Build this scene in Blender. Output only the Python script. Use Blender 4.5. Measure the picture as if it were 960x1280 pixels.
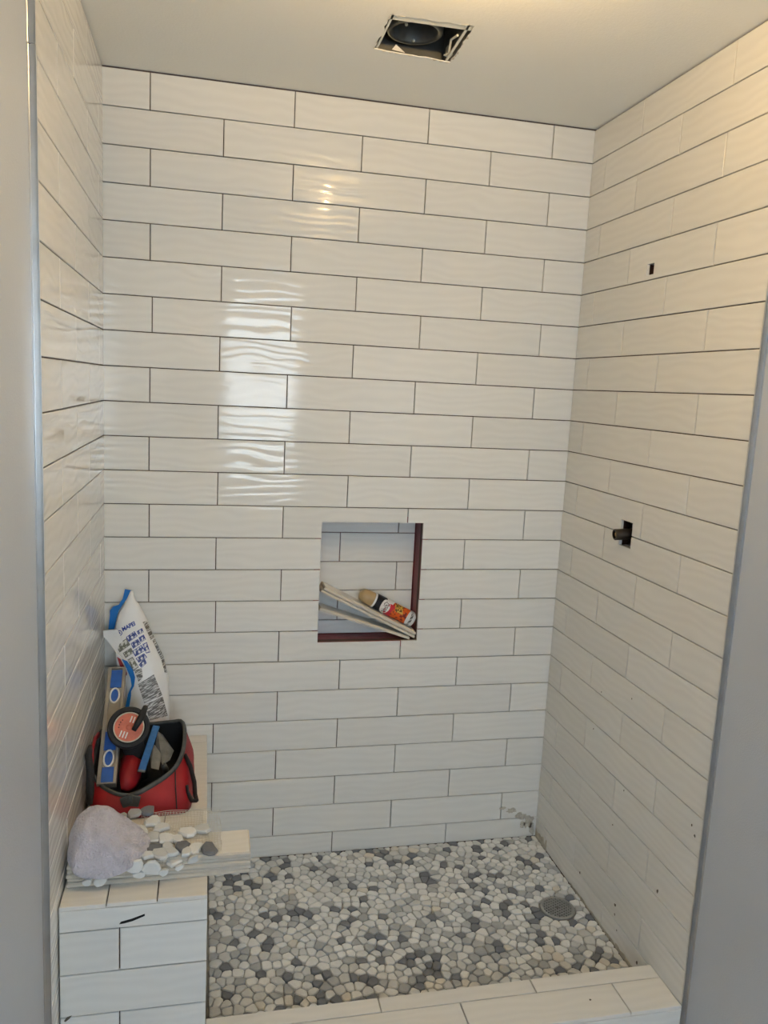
import bpy, bmesh, math, random
import numpy as np
from mathutils import Vector, Matrix, noise

random.seed(7)
scene = bpy.context.scene
for o in list(bpy.data.objects):
    bpy.data.objects.remove(o, do_unlink=True)
COL = scene.collection

# ------------------------------------------------------------------ camera
CAM = np.array([0.2985, -2.5184, 1.6197])
PITCH, ROLL, YAW, FPX = -0.15434, -0.05030, -0.22429, 994.54
def rot3(rx, ry, rz):
    c, s = math.cos, math.sin
    Rz = np.array([[c(rz), -s(rz), 0], [s(rz), c(rz), 0], [0, 0, 1]])
    Rx = np.array([[1, 0, 0], [0, c(rx), -s(rx)], [0, s(rx), c(rx)]])
    Ry = np.array([[c(ry), 0, s(ry)], [0, 1, 0], [-s(ry), 0, c(ry)]])
    return Rz @ Rx @ Ry
RC = rot3(PITCH, ROLL, YAW)
cam_data = bpy.data.cameras.new('camera')
cam_data.sensor_fit = 'HORIZONTAL'; cam_data.sensor_width = 36.0
cam_data.lens = FPX * 36.0 / 960.0
cam_data.clip_start = 0.02
cam = bpy.data.objects.new('camera', cam_data); COL.objects.link(cam)
M = Matrix.Identity(4)
for r in range(3):
    M[r][0] = RC[r, 0]; M[r][1] = RC[r, 2]; M[r][2] = -RC[r, 1]; M[r][3] = CAM[r]
cam.matrix_world = M
scene.camera = cam
def at(px, py, ax, v):
    """pixel of the 960x1280 photograph -> point where its ray meets plane axis=v"""
    d = RC @ np.array([(px - 480) / FPX, 1.0, -(py - 640) / FPX])
    t = (v - CAM[ax]) / d[ax]
    return Vector((CAM + t * d).tolist())

# ------------------------------------------------------------------ world, light, exposure
WINDOW_STRENGTH = 17.0
LAMP_STRENGTH = 16.0
LAMP_POWER = 33.0
LAMP_COLOR = (1.0, .67, .30)
world = bpy.data.worlds.new('world'); scene.world = world
world.use_nodes = True
bg = world.node_tree.nodes['Background']
bg.inputs[0].default_value = (0.62, 0.76, 1.0, 1); bg.inputs[1].default_value = 1.0
scene.view_settings.view_transform = 'Standard'
scene.view_settings.look = 'None'
scene.view_settings.exposure = 0.0
scene.view_settings.gamma = 1.0
scene.view_settings.use_curve_mapping = False

# ------------------------------------------------------------------ materials
MATS = {}
def srgb(r, g, b):
    f = lambda c: (c / 12.92 if c <= 0.04045 else ((c + 0.055) / 1.055) ** 2.4)
    return (f(r / 255), f(g / 255), f(b / 255), 1)
def mat(name, col, rough=0.5, metal=0.0, var=0.0, bump=None, spec=0.5, emit=None, estr=0, sheen=0, mottling=None, coat=0):
    """procedural principled material; var = brightness variation per object, mottling = (scale, amount), bump = (scale, distance)"""
    m = bpy.data.materials.new(name); m.use_nodes = True
    nt = m.node_tree; b = nt.nodes['Principled BSDF']
    b.inputs['Base Color'].default_value = col
    b.inputs['Roughness'].default_value = rough
    b.inputs['Metallic'].default_value = metal
    b.inputs['Specular IOR Level'].default_value = spec
    b.inputs['Coat Weight'].default_value = coat
    if sheen: b.inputs['Sheen Weight'].default_value = sheen
    if emit:
        b.inputs['Emission Color'].default_value = emit; b.inputs['Emission Strength'].default_value = estr
    tc = nt.nodes.new('ShaderNodeTexCoord')
    if var or mottling:
        hsv = nt.nodes.new('ShaderNodeHueSaturation'); hsv.inputs['Color'].default_value = col
        val = nt.nodes.new('ShaderNodeMath'); val.operation = 'ADD'; val.inputs[0].default_value = 1.0; val.inputs[1].default_value = 0.0
        if var:
            oi = nt.nodes.new('ShaderNodeObjectInfo')
            mr = nt.nodes.new('ShaderNodeMapRange'); mr.inputs[3].default_value = 1 - var; mr.inputs[4].default_value = 1 + var
            nt.links.new(oi.outputs['Random'], mr.inputs[0]); nt.links.new(mr.outputs[0], val.inputs[0])
        if mottling:
            nz = nt.nodes.new('ShaderNodeTexNoise'); nz.inputs['Scale'].default_value = mottling[0]; nz.inputs['Detail'].default_value = 5
            nt.links.new(tc.outputs['Object'], nz.inputs['Vector'])
            mr2 = nt.nodes.new('ShaderNodeMapRange'); mr2.inputs[1].default_value = 0.3; mr2.inputs[2].default_value = 0.7
            mr2.inputs[3].default_value = -mottling[1]; mr2.inputs[4].default_value = mottling[1]
            nt.links.new(nz.outputs['Fac'], mr2.inputs[0]); nt.links.new(mr2.outputs[0], val.inputs[1])
        nt.links.new(val.outputs[0], hsv.inputs['Value']); nt.links.new(hsv.outputs[0], b.inputs['Base Color'])
    if bump:
        nz = nt.nodes.new('ShaderNodeTexNoise'); nz.inputs['Scale'].default_value = bump[0]; nz.inputs['Detail'].default_value = 4
        nt.links.new(tc.outputs['Object'], nz.inputs['Vector'])
        bp = nt.nodes.new('ShaderNodeBump'); bp.inputs['Distance'].default_value = bump[1]; bp.inputs['Strength'].default_value = 1.0
        nt.links.new(nz.outputs['Fac'], bp.inputs['Height']); nt.links.new(bp.outputs[0], b.inputs['Normal'])
    MATS[name] = m
    return m

def tile_material(name, col, rough, amp, back_col=None):
    """glazed wavy tile: sinuous ripples along the length, per-tile phase"""
    m = bpy.data.materials.new(name); m.use_nodes = True
    nt = m.node_tree; N = nt.nodes.new; L = nt.links.new
    b = nt.nodes['Principled BSDF']
    b.inputs['Roughness'].default_value = rough; b.inputs['Specular IOR Level'].default_value = 0.27
    tc = N('ShaderNodeTexCoord'); oi = N('ShaderNodeObjectInfo')
    sep = N('ShaderNodeSeparateXYZ'); L(tc.outputs['Object'], sep.inputs[0])
    def math_(op, a, bv):
        n = N('ShaderNodeMath'); n.operation = op
        for i, v in enumerate((a, bv)):
            if v is None: continue
            if isinstance(v, (int, float)): n.inputs[i].default_value = v
            else: L(v, n.inputs[i])
        return n.outputs[0]
    ux = math_('MULTIPLY', sep.outputs[0], 5.5); vy = math_('MULTIPLY', sep.outputs[1], 13.0)
    rz = math_('MULTIPLY', oi.outputs['Random'], 60.0)
    cmb = N('ShaderNodeCombineXYZ'); L(ux, cmb.inputs[0]); L(vy, cmb.inputs[1]); L(rz, cmb.inputs[2])
    nz = N('ShaderNodeTexNoise'); nz.inputs['Scale'].default_value = 1.0; nz.inputs['Detail'].default_value = 1.5
    L(cmb.outputs[0], nz.inputs['Vector'])
    ph = math_('MULTIPLY', sep.outputs[1], 2 * math.pi / 0.026)
    ph = math_('ADD', ph, math_('MULTIPLY', nz.outputs['Fac'], 17.0))
    ph = math_('ADD', ph, math_('MULTIPLY', oi.outputs['Random'], 41.0))
    sn = math_('SINE', ph, None)
    bp = N('ShaderNodeBump'); bp.inputs['Strength'].default_value = 1.0; bp.inputs['Distance'].default_value = amp
    L(sn, bp.inputs['Height']); L(bp.outputs[0], b.inputs['Normal'])
    # faint shading of the ripples painted into the colour + small tone shift per tile
    mr = N('ShaderNodeMapRange'); mr.inputs[1].default_value = -1; mr.inputs[2].default_value = 1
    mr.inputs[3].default_value = 0.972; mr.inputs[4].default_value = 1.01
    L(sn, mr.inputs[0])
    mr2 = N('ShaderNodeMapRange'); mr2.inputs[3].default_value = 0.97; mr2.inputs[4].default_value = 1.03
    L(oi.outputs['Random'], mr2.inputs[0])
    val = math_('MULTIPLY', mr.outputs[0], mr2.outputs[0])
    hsv = N('ShaderNodeHueSaturation'); hsv.inputs['Color'].default_value = col
    L(val, hsv.inputs['Value']); L(hsv.outputs[0], b.inputs['Base Color'])
    MATS[name] = m
    return m

tile_material('glazed_tile', srgb(228, 228, 225), 0.07, 0.00018)
tile_material('floor_tile', srgb(228, 226, 220), 0.35, 0.00006)
mat('tile_body', srgb(206, 198, 184), 0.6, mottling=(60, .04))
mat('backing', srgb(84, 66, 58), 0.9, mottling=(30, .2))
mat('membrane', srgb(122, 38, 42), 0.45, mottling=(25, .18), bump=(60, .002))
mat('paint_wall', srgb(190, 197, 208), 0.42, bump=(260, .0006), mottling=(3, .02))
mat('paint_ceiling', srgb(246, 246, 241), 0.8, bump=(180, .0006))
mat('gypsum', srgb(214, 208, 196), 0.9, bump=(120, .002))
mat('trim_metal', srgb(196, 198, 200), 0.28, metal=1.0, mottling=(14, .1))
mat('galvanised', srgb(128, 130, 128), 0.32, metal=0.5, mottling=(18, .2))
mat('bright_rim', srgb(236, 236, 226), 0.45)
mat('grout', srgb(150, 150, 146), 0.95, mottling=(40, .12), bump=(150, .003))
STONE = []
for nm, c in (('stone_white', (224, 226, 226)), ('stone_pale', (204, 207, 208)), ('stone_grey', (170, 174, 178)), ('stone_dark', (112, 116, 124)), ('stone_tan', (210, 207, 199))):
    STONE.append(mat(nm, srgb(*c), 0.55, var=.06, mottling=(55, .05), bump=(220, .0008)))
mat('drain_metal', srgb(158, 160, 160), 0.4, metal=0.3, mottling=(50, .1))
mat('black_void', srgb(22, 21, 20), 0.9)
mat('red_fabric', srgb(152, 18, 29), 0.55, mottling=(14, .2), bump=(900, .0006))
mat('black_fabric', srgb(36, 36, 38), 0.7, mottling=(30, .2), bump=(700, .0008))
mat('dusty_black', srgb(74, 77, 77), 0.65, mottling=(40, .3))
mat('aluminium', srgb(158, 152, 142), 0.5, metal=0.45, mottling=(20, .15))
mat('blue_label', srgb(34, 92, 178), 0.4, mottling=(45, .16))
mat('blue_bar', srgb(44, 104, 164), 0.5, mottling=(60, .22))
mat('white_plastic', srgb(232, 230, 226), 0.4, mottling=(30, .05))
mat('orange_disc', srgb(206, 112, 88), 0.5, mottling=(60, .15))
mat('steel', srgb(128, 128, 126), 0.42, metal=0.75, mottling=(30, .25))
mat('bag_white', srgb(232, 233, 234), 0.3, bump=(26, .004), mottling=(8, .03))
mat('bag_blue', srgb(18, 112, 196), 0.32, bump=(30, .003), mottling=(20, .1))
mat('bag_red', srgb(150, 40, 44), 0.4)
mat('ink_blue', srgb(38, 62, 150), 0.5)
mat('ink_grey', srgb(120, 120, 122), 0.5)
mat('towel_cloth', srgb(224, 220, 232), 0.95, mottling=(34, .10), bump=(190, .014), sheen=.2)
mat('net', srgb(214, 208, 196), 0.8)
mat('can_cap', srgb(176, 152, 112), 0.3)
mat('can_black', srgb(28, 28, 34), 0.3, metal=.2)
mat('can_white', srgb(226, 226, 226), 0.3)
mat('ink_black', srgb(30, 32, 40), 0.5)
mat('can_pink', srgb(196, 40, 60), 0.3)
mat('mortar', srgb(190, 185, 174), 0.95, mottling=(60, .2), bump=(150, .004))
mat('smudge', srgb(96, 90, 80), 0.8)
mat('cavity', srgb(58, 36, 34), 0.8, mottling=(40, .3))
mat('copper_pipe', srgb(70, 62, 56), 0.35, metal=.9, mottling=(40, .2))
mat('brass', srgb(150, 122, 70), 0.35, metal=.9)
mat('lamp_glass', srgb(255, 236, 200), 0.4, emit=(1.0, .66, .30, 1), estr=LAMP_STRENGTH)
mat('window_pane', srgb(235, 240, 250), 0.2, emit=(.73, .885, 1.0, 1), estr=WINDOW_STRENGTH)
mat('white_frame', srgb(235, 235, 232), 0.4)
mat('bath_floor', srgb(205, 196, 184), 0.5, mottling=(6, .1))

def print_material(name, paper, ink, sx, sy, thr):
    """tiny unreadable print: broken dark lines on paper (flat print)"""
    m = bpy.data.materials.new(name); m.use_nodes = True
    nt = m.node_tree; N = nt.nodes.new; L = nt.links.new
    b = nt.nodes['Principled BSDF']; b.inputs['Roughness'].default_value = .4
    tc = N('ShaderNodeTexCoord'); mp = N('ShaderNodeMapping'); mp.inputs['Scale'].default_value = (sx, sx, sy)
    mr = N('ShaderNodeMapping'); mr.inputs['Rotation'].default_value = (0, .45, 0)
    L(tc.outputs['Object'], mr.inputs[0]); L(mr.outputs[0], mp.inputs[0])
    nz = N('ShaderNodeTexNoise'); nz.inputs['Scale'].default_value = 1; nz.inputs['Detail'].default_value = 3
    L(mp.outputs[0], nz.inputs['Vector'])
    cr = N('ShaderNodeValToRGB'); cr.color_ramp.elements[0].position = thr - .03; cr.color_ramp.elements[1].position = thr + .03
    cr.color_ramp.elements[0].color = ink; cr.color_ramp.elements[1].color = paper
    L(nz.outputs['Fac'], cr.inputs[0]); L(cr.outputs[0], b.inputs['Base Color'])
    MATS[name] = m
print_material('print_text', srgb(206, 206, 206), srgb(92, 90, 88), 45, 420, .52)
print_material('print_icon', srgb(224, 226, 232), srgb(40, 60, 130), 120, 120, .50)
print_material('print_icon_grey', srgb(214, 214, 210), srgb(110, 112, 100), 110, 110, .5)
print_material('print_fruit', srgb(214, 92, 24), srgb(120, 34, 16), 90, 90, .46)
print_material('print_flower', srgb(206, 170, 70), srgb(90, 66, 30), 130, 130, .5)

# ------------------------------------------------------------------ builders
WL = {}          # world origin of every object that can be a parent (none of them is rotated)
def link(o, parent, world_loc):
    COL.objects.link(o)
    world_loc = Vector(world_loc)
    if parent is not None:
        o.parent = parent; o.location = world_loc - WL[parent.name]
    else:
        o.location = world_loc
    WL[o.name] = world_loc
    return o
def tag(o, label=None, cat=None, group=None, kind=None):
    if label: o['label'] = label
    if cat: o['category'] = cat
    if group: o['group'] = group
    if kind: o['kind'] = kind
    return o
def thing(name, loc, label, cat, group=None):
    o = bpy.data.objects.new(name, None); o.empty_display_size = .05
    link(o, None, loc); tag(o, label, cat, group)
    return o
def setmat(me, m):
    if isinstance(m, (list, tuple)):
        for x in m: me.materials.append(MATS[x] if isinstance(x, str) else x)
    else:
        me.materials.append(MATS[m] if isinstance(m, str) else m)
def mk(name, V, F, m, parent=None, origin=None, smooth=False, mi=None):
    """mesh object from world-space vertices"""
    V = [Vector(v) for v in V]
    if origin is None:
        lo = [min(v[i] for v in V) for i in range(3)]; hi = [max(v[i] for v in V) for i in range(3)]
        origin = Vector(((lo[0] + hi[0]) / 2, (lo[1] + hi[1]) / 2, lo[2]))
    origin = Vector(origin)
    me = bpy.data.meshes.new(name)
    me.from_pydata([tuple(v - origin) for v in V], [], F)
    setmat(me, m)
    if mi:
        for p, i in zip(me.polygons, mi): p.material_index = i
    if smooth:
        for p in me.polygons: p.use_smooth = True
    me.validate(); me.update()
    bm = bmesh.new(); bm.from_mesh(me); bmesh.ops.recalc_face_normals(bm, faces=bm.faces); bm.to_mesh(me); bm.free()
    return link(bpy.data.objects.new(name, me), parent, origin)

class G:
    """collects geometry in world space"""
    def __init__(s): s.V = []; s.F = []; s.MI = []
    def add(s, V, F, mi=0):
        n = len(s.V); s.V += [Vector(v) for v in V]; s.F += [tuple(i + n for i in f) for f in F]; s.MI += [mi] * len(F); return s
    def box(s, c, h, ax=None, mi=0, bev=0):
        """box centre c, half sizes h, axes ax (3 vectors)"""
        ax = ax or (Vector((1, 0, 0)), Vector((0, 1, 0)), Vector((0, 0, 1)))
        c = Vector(c)
        if bev:
            V = []; F = []
            # chamfered box via bmesh
            bm = bmesh.new(); bmesh.ops.create_cube(bm, size=2)
            for v in bm.verts: v.co = Vector((v.co.x * h[0], v.co.y * h[1], v.co.z * h[2]))
            bmesh.ops.bevel(bm, geom=bm.edges[:], offset=bev, segments=1, affect='EDGES')
            bm.verts.index_update()
            V = [c + ax[0] * v.co.x + ax[1] * v.co.y + ax[2] * v.co.z for v in bm.verts]
            F = [tuple(v.index for v in f.verts) for f in bm.faces]; bm.free()
            return s.add(V, F, mi)
        V = [c + ax[0] * (h[0] * i) + ax[1] * (h[1] * j) + ax[2] * (h[2] * k) for k in (-1, 1) for j in (-1, 1) for i in (-1, 1)]
        return s.add(V, [(0, 2, 3, 1), (4, 5, 7, 6), (0, 1, 5, 4), (2, 6, 7, 3), (0, 4, 6, 2), (1, 3, 7, 5)], mi)
    def bounds(s, x0, x1, y0, y1, z0, z1, mi=0, bev=0):
        return s.box(((x0 + x1) / 2, (y0 + y1) / 2, (z0 + z1) / 2), ((x1 - x0) / 2, (y1 - y0) / 2, (z1 - z0) / 2), mi=mi, bev=bev)
    def tube(s, pts, r, n=8, mi=0, flat=1.0, closed=False, up=None):
        pts = [Vector(p) for p in pts]; k = len(pts); rs = r if isinstance(r, (list, tuple)) else [r] * k
        V = []; F = []
        u_prev = None
        for i, p in enumerate(pts):
            a = pts[(i - 1) % k] if (closed or i > 0) else p; b = pts[(i + 1) % k] if (closed or i < k - 1) else p
            t = (b - a).normalized()
            ref = Vector(up) if up else (u_prev if u_prev else (Vector((0, 0, 1)) if abs(t.z) < .9 else Vector((1, 0, 0))))
            u = (ref - t * ref.dot(t)).normalized(); w = t.cross(u); u_prev = u
            for j in range(n):
                an = 2 * math.pi * j / n
                V.append(p + u * (math.cos(an) * rs[i]) + w * (math.sin(an) * rs[i] * flat))
        for i in range(k if closed else k - 1):
            for j in range(n):
                a = i * n + j; b = i * n + (j + 1) % n; c2 = ((i + 1) % k) * n + (j + 1) % n; d = ((i + 1) % k) * n + j
                F.append((a, b, c2, d))
        if not closed:
            F.append(tuple(range(n))[::-1]); F.append(tuple((k - 1) * n + j for j in range(n)))
        return s.add(V, F, mi)
    def lathe(s, o, axis, prof, n=32, mi=0, ref=None):
        """profile [(r, h)] revolved about axis from o"""
        o = Vector(o); A = Vector(axis).normalized()
        ref = Vector(ref) if ref else (Vector((0, 0, 1)) if abs(A.z) < .9 else Vector((1, 0, 0)))
        U = (ref - A * ref.dot(A)).normalized(); Wv = A.cross(U); V = []; F = []
        for r, h in prof:
            for j in range(n):
                an = 2 * math.pi * j / n
                V.append(o + A * h + U * (r * math.cos(an)) + Wv * (r * math.sin(an)))
        for i in range(len(prof) - 1):
            for j in range(n):
                F.append((i * n + j, i * n + (j + 1) % n, (i + 1) * n + (j + 1) % n, (i + 1) * n + j))
        F.append(tuple(range(n))[::-1]); F.append(tuple((len(prof) - 1) * n + j for j in range(n)))
        return s.add(V, F, mi)
    def prism(s, poly, d, mi=0):
        """closed polygon (3D points) extruded by vector d"""
        n = len(poly); d = Vector(d); poly = [Vector(p) for p in poly]
        return s.add(poly + [p + d for p in poly], [tuple(range(n))[::-1], tuple(range(n, 2 * n))] + [(i, (i + 1) % n, n + (i + 1) % n, n + i) for i in range(n)], mi)
    def build(s, name, m, parent=None, origin=None, smooth=False):
        return mk(name, s.V, s.F, m, parent, origin, smooth, s.MI if isinstance(m, (list, tuple)) else None)
def auto_smooth(o, ang=40):
    me = o.data
    for p in me.polygons: p.use_smooth = True
    bm = bmesh.new(); bm.from_mesh(me)
    for e in bm.edges:
        e.smooth = not (len(e.link_faces) == 2 and e.calc_face_angle(0) > math.radians(ang))
    bm.to_mesh(me); bm.free(); return o

# slabs/tiles with rectangular cut-outs, in a (u, v, n) frame; chamfer on the outer rim
def slab_mesh(w, h, th, cuts=(), ch=0.0):
    """local: u in [-w/2,w/2], v in [-h/2,h/2], front face at n=0, back at n=-th"""
    us = {-w / 2, w / 2}; vs = {-h / 2, h / 2}
    for (a, b, c, d) in cuts:
        us |= {max(-w / 2, min(w / 2, x)) for x in (a, b)}; vs |= {max(-h / 2, min(h / 2, x)) for x in (c, d)}
    us = sorted(us); vs = sorted(vs); nu, nv = len(us), len(vs)
    def keep(i, j):
        if not (0 <= i < nu - 1 and 0 <= j < nv - 1): return False
        cu, cv = (us[i] + us[i + 1]) / 2, (vs[j] + vs[j + 1]) / 2
        return not any(a < cu < b and c < cv < d for (a, b, c, d) in cuts)
    V = []; F = []; idx = {}
    def vert(i, j, layer):
        k = (i, j, layer)
        if k not in idx:
            u, v = us[i], vs[j]
            if layer == 0 and ch:
                if i == 0: u += ch
                if i == nu - 1: u -= ch
                if j == 0: v += ch
                if j == nv - 1: v -= ch
            idx[k] = len(V); V.append((u, v, (0, -ch, -th)[layer] if ch else (0, 0, -th)[layer]))
        return idx[k]
    for i in range(nu - 1):
        for j in range(nv - 1):
            if not keep(i, j): continue
            F.append((vert(i, j, 0), vert(i + 1, j, 0), vert(i + 1, j + 1, 0), vert(i, j + 1, 0)))
            F.append((vert(i, j, 2), vert(i, j + 1, 2), vert(i + 1, j + 1, 2), vert(i + 1, j, 2)))
            for (di, dj, a, b) in ((-1, 0, (i, j + 1), (i, j)), (1, 0, (i + 1, j), (i + 1, j + 1)), (0, -1, (i, j), (i + 1, j)), (0, 1, (i + 1, j + 1), (i, j + 1))):
                if keep(i + di, j + dj): continue
                if ch:
                    F.append((vert(*a, 0), vert(*a, 1), vert(*b, 1), vert(*b, 0)))
                    F.append((vert(*a, 1), vert(*a, 2), vert(*b, 2), vert(*b, 1)))
                else:
                    F.append((vert(*a, 0), vert(*a, 2), vert(*b, 2), vert(*b, 0)))
    return V, F
TILE_CACHE = {}
TH = 0.009; GAP = 0.0026; CH = 0.0013
def tile(parent, frame, u0, u1, v0, v1, cuts=(), m='glazed_tile', name='tile', gap=GAP, th=TH, jit=0.0004):
    """one tile cell between joint centre lines; frame = (O, U, V, N)"""
    O, U, Vv, Nn = frame
    w, h = u1 - u0 - gap, v1 - v0 - gap
    if w < .004 or h < .004: return None
    uc, vc = (u0 + u1) / 2, (v0 + v1) / 2
    lc = tuple((round(a - uc, 5), round(b - uc, 5), round(c - vc, 5), round(d - vc, 5)) for (a, b, c, d) in cuts)
    key = (round(w, 4), round(h, 4), lc, m, th)
    if key not in TILE_CACHE:
        V, F = slab_mesh(w, h, th, lc, CH)
        me = bpy.data.meshes.new('tile'); me.from_pydata(V, [], F); setmat(me, m); me.update()
        bm = bmesh.new(); bm.from_mesh(me); bmesh.ops.recalc_face_normals(bm, faces=bm.faces); bm.to_mesh(me); bm.free()
        TILE_CACHE[key] = me
    o = bpy.data.objects.new(name, TILE_CACHE[key]); COL.objects.link(o)
    loc = O + U * uc + Vv * vc + Nn * random.uniform(-jit, jit)
    R = Matrix((U, Vv, Nn)).transposed()
    R = R @ Matrix.Rotation(random.gauss(0, .0012), 3, 'X') @ Matrix.Rotation(random.gauss(0, .0008), 3, 'Y')
    o.rotation_euler = R.to_euler()
    o.parent = parent; o.location = loc - WL[parent.name]
    return o
def frame(O, U, V): 
    U = Vector(U); V = Vector(V); return (Vector(O), U, V, U.cross(V))
def slab(name, fr, u0, u1, v0, v1, th, m, cuts=(), off=0.0, parent=None):
    O, U, V, N = fr
    uc, vc = (u0 + u1) / 2, (v0 + v1) / 2
    Vm, F = slab_mesh(u1 - u0, v1 - v0, th, [(a - uc, b - uc, c - vc, d - vc) for (a, b, c, d) in cuts], 0)
    return mk(name, [O + U * (uc + p[0]) + V * (vc + p[1]) + N * (p[2] + off) for p in Vm], F, m, parent, origin=(0, 0, 0) if parent is None else None)

# ------------------------------------------------------------------ the place: measures
W = 1.5055                 # shower width
ZC = 2.475                 # ceiling
PH, PW, Z1 = 0.1036, 0.412, 2.3703
YT = -0.925                # front edge of the tiled side walls
YR = -4.6                  # wall behind the camera
FZ = 0.021                 # top of the pebble floor
BX, BY, BZ = 0.318, -0.843, 0.471    # bench: width, front, top
CY0, CY1, CZ = -0.931, -0.779, 0.103 # curb
NX0, NX1, NZ0, NZ1, ND = 0.669, 1.010, 0.776, 1.1825, 0.10   # niche
def row_bounds(r):         # tile row r = 1..24 from the top
    top = ZC - .003 if r == 1 else Z1 - (r - 2) * PH
    return max(Z1 - (r - 1) * PH, FZ - .006), top

X, Y, Z = Vector((1, 0, 0)), Vector((0, 1, 0)), Vector((0, 0, 1))

# ---- back wall
fb = frame((0, 0, 0), X, Z)                # normal = X x Z = -Y
wall_back = slab('wall_back', fb, -.16, W + .16, -.06, ZC + .2, .02, 'backing', cuts=[(NX0 + .0005, NX1 - .0005, NZ0 + .0005, NZ1 - .0005)], off=-.0102)
tag(wall_back, 'white wavy subway tile back wall of the shower', kind='structure')
for r in range(1, 25):
    z0, z1 = row_bounds(r)
    a = .1299 - (0 if r % 2 else PW / 2) + random.uniform(-.002, .002)
    if r == 7: a += .006
    js = [-.007] + [a + k * PW for k in range(-1, 6) if .01 < a + k * PW < W - .01] + [W + .007]
    for u0, u1 in zip(js, js[1:]):
        cut = ()
        if u1 > NX0 and u0 < NX1 and z1 > NZ0 and z0 < NZ1: cut = ((NX0, NX1, NZ0, NZ1),)
        if cut and u0 >= NX0 - .001 and u1 <= NX1 + .001 and z0 >= NZ0 and z1 <= NZ1: continue
        if cut:                             # whole remainder may be nothing but a rectangle: trim it
            if z0 >= NZ0 - .001 and z1 <= NZ1 + .001:
                if u0 < NX0 < u1 <= NX1: u1, cut = NX0 + GAP / 2, ()
                elif NX0 <= u0 < NX1 < u1: u0, cut = NX1 - GAP / 2, ()
        tile(wall_back, fb, u0, u1, z0, z1, cut)
# niche: red membrane lining (sides, top, sill) and its own tiled back
g = G()
g.bounds(NX0 - .02, NX0, .002, ND + .02, NZ0 - .02, NZ1 + .02)
g.bounds(NX1, NX1 + .02, .002, ND + .02, NZ0 - .02, NZ1 + .02)
g.bounds(NX0, NX1, .002, ND + .02, NZ1, NZ1 + .02)
g.bounds(NX0, NX1, .002, ND + .02, NZ0 - .02, NZ0)
g.bounds(NX0, NX1, ND + .001, ND + .02, NZ0, NZ1)
lining = g.build('niche_lining', 'membrane', wall_back)
lining['label'] = 'dark red waterproof membrane lining the niche'
fn = frame((0, ND - TH, 0), X, Z)
nrows = [NZ1, 1.131, 1.030, .930, .826, NZ0 + .001]
for i, (zt, zb) in enumerate(zip(nrows, nrows[1:])):
    j = .948 if i % 2 == 0 else .747
    for u0, u1 in ((NX0, j), (j, NX1 - .002)):
        tile(lining, fn, u0, u1, zb, zt)
# mortar smears low in the right-hand corner, drips, specks
def blotch(fr, u, v, ru, rv, seed, n=18, th=.0012):
    O, U, V, N = fr; rnd = random.Random(seed); pts = []
    for i in range(n):
        an = 2 * math.pi * i / n; k = .55 + .6 * rnd.random()
        pts.append(O + U * (u + ru * k * math.cos(an)) + V * (v + rv * k * math.sin(an)) + N * .0002)
    return pts, N * th
g = G()
for u, v, ru, rv, sd in ((1.475, .075, .022, .03, 1), (1.44, .10, .022, .015, 2), (1.405, .125, .02, .012, 3), (1.49, .045, .012, .03, 4), (1.37, .135, .014, .006, 5), (1.452, .066, .01, .016, 6)):
    g.prism(*blotch(fb, u, v, ru, rv, sd))
o = g.build('mortar_smear', 'mortar', wall_back); o['label'] = 'dried grey mortar smeared over the tiles'

# ---- side walls (tiled part + painted part beyond the trim)
fr_r = frame((W, 0, 0), -Y, Z)             # normal = -Y x Z = -X
fr_l = frame((0, 0, 0), Y, Z)              # normal = Y x Z = +X ; u negative towards the camera
H1 = (.404, .4415, 1.970, 2.0005); H2 = (.3965, .4635, 1.194, 1.270)
PT = .0135                                  # painted wall lies this far behind the tile face
wall_right = slab('wall_right', fr_r, 0, -YR, -.06, ZC + .2, .10, 'paint_wall', cuts=[H1, H2], off=-PT)
tag(wall_right, 'tiled and painted right-hand side wall', kind='structure')
for hl in (H1, H2):                         # dark stud cavity behind each hole
    g = G(); e = .012
    for a0, a1, b0, b1 in ((hl[0] - e, hl[0], hl[2] - e, hl[3] + e), (hl[1], hl[1] + e, hl[2] - e, hl[3] + e), (hl[0], hl[1], hl[2] - e, hl[2]), (hl[0], hl[1], hl[3], hl[3] + e)):
        g.bounds(W + .030, W + .118, -a1, -a0, b0, b1)
    g.bounds(W + .118, W + .122, -hl[1] - e, -hl[0] + e, hl[2] - e, hl[3] + e)
    g.bounds(W + .0105, W + .030, -hl[0] - .0004, -hl[0] + .003, hl[2], hl[3]); g.bounds(W + .0105, W + .030, -hl[1] - .003, -hl[1] + .0004, hl[2], hl[3])
    g.build('wall_cavity', 'cavity', wall_right)
bk = slab('tile_backing', fr_r, .0, -YT, -.02, ZC, .003, 'backing', cuts=[H1, H2], off=-.0102, parent=wall_right)
wall_left = slab('wall_left', fr_l, YR, 0, -.06, ZC + .2, .10, 'paint_wall', off=-PT)
tag(wall_left, 'tiled and painted left-hand side wall', kind='structure')
bk = slab('tile_backing', fr_l, YT, 0, -.02, ZC, .003, 'backing', off=-.0102, parent=wall_left)
for r in range(1, 25):
    z0, z1 = row_bounds(r)
    js = [.3015, .7135] if r % 2 else [.0966, .5086, .9206]
    js = [-.0007] + [j + random.uniform(-.002, .002) for j in js if j < -YT - .02] + [-YT]
    for u0, u1 in zip(js, js[1:]):
        cuts = tuple(c for c in (H1, H2) if u1 > c[0] and u0 < c[1] and z1 > c[2] and z0 < c[3])
        tile(wall_right, fr_r, u0, u1, z0, z1, cuts)
    js = [-.302, -.714] if r % 2 else [-.096, -.508]
    js = [YT] + sorted(j + random.uniform(-.002, .002) for j in js) + [.0009]
    for u0, u1 in zip(js, js[1:]):
        tile(wall_left, fr_l, u0, u1, z0, z1)
g = G()
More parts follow.
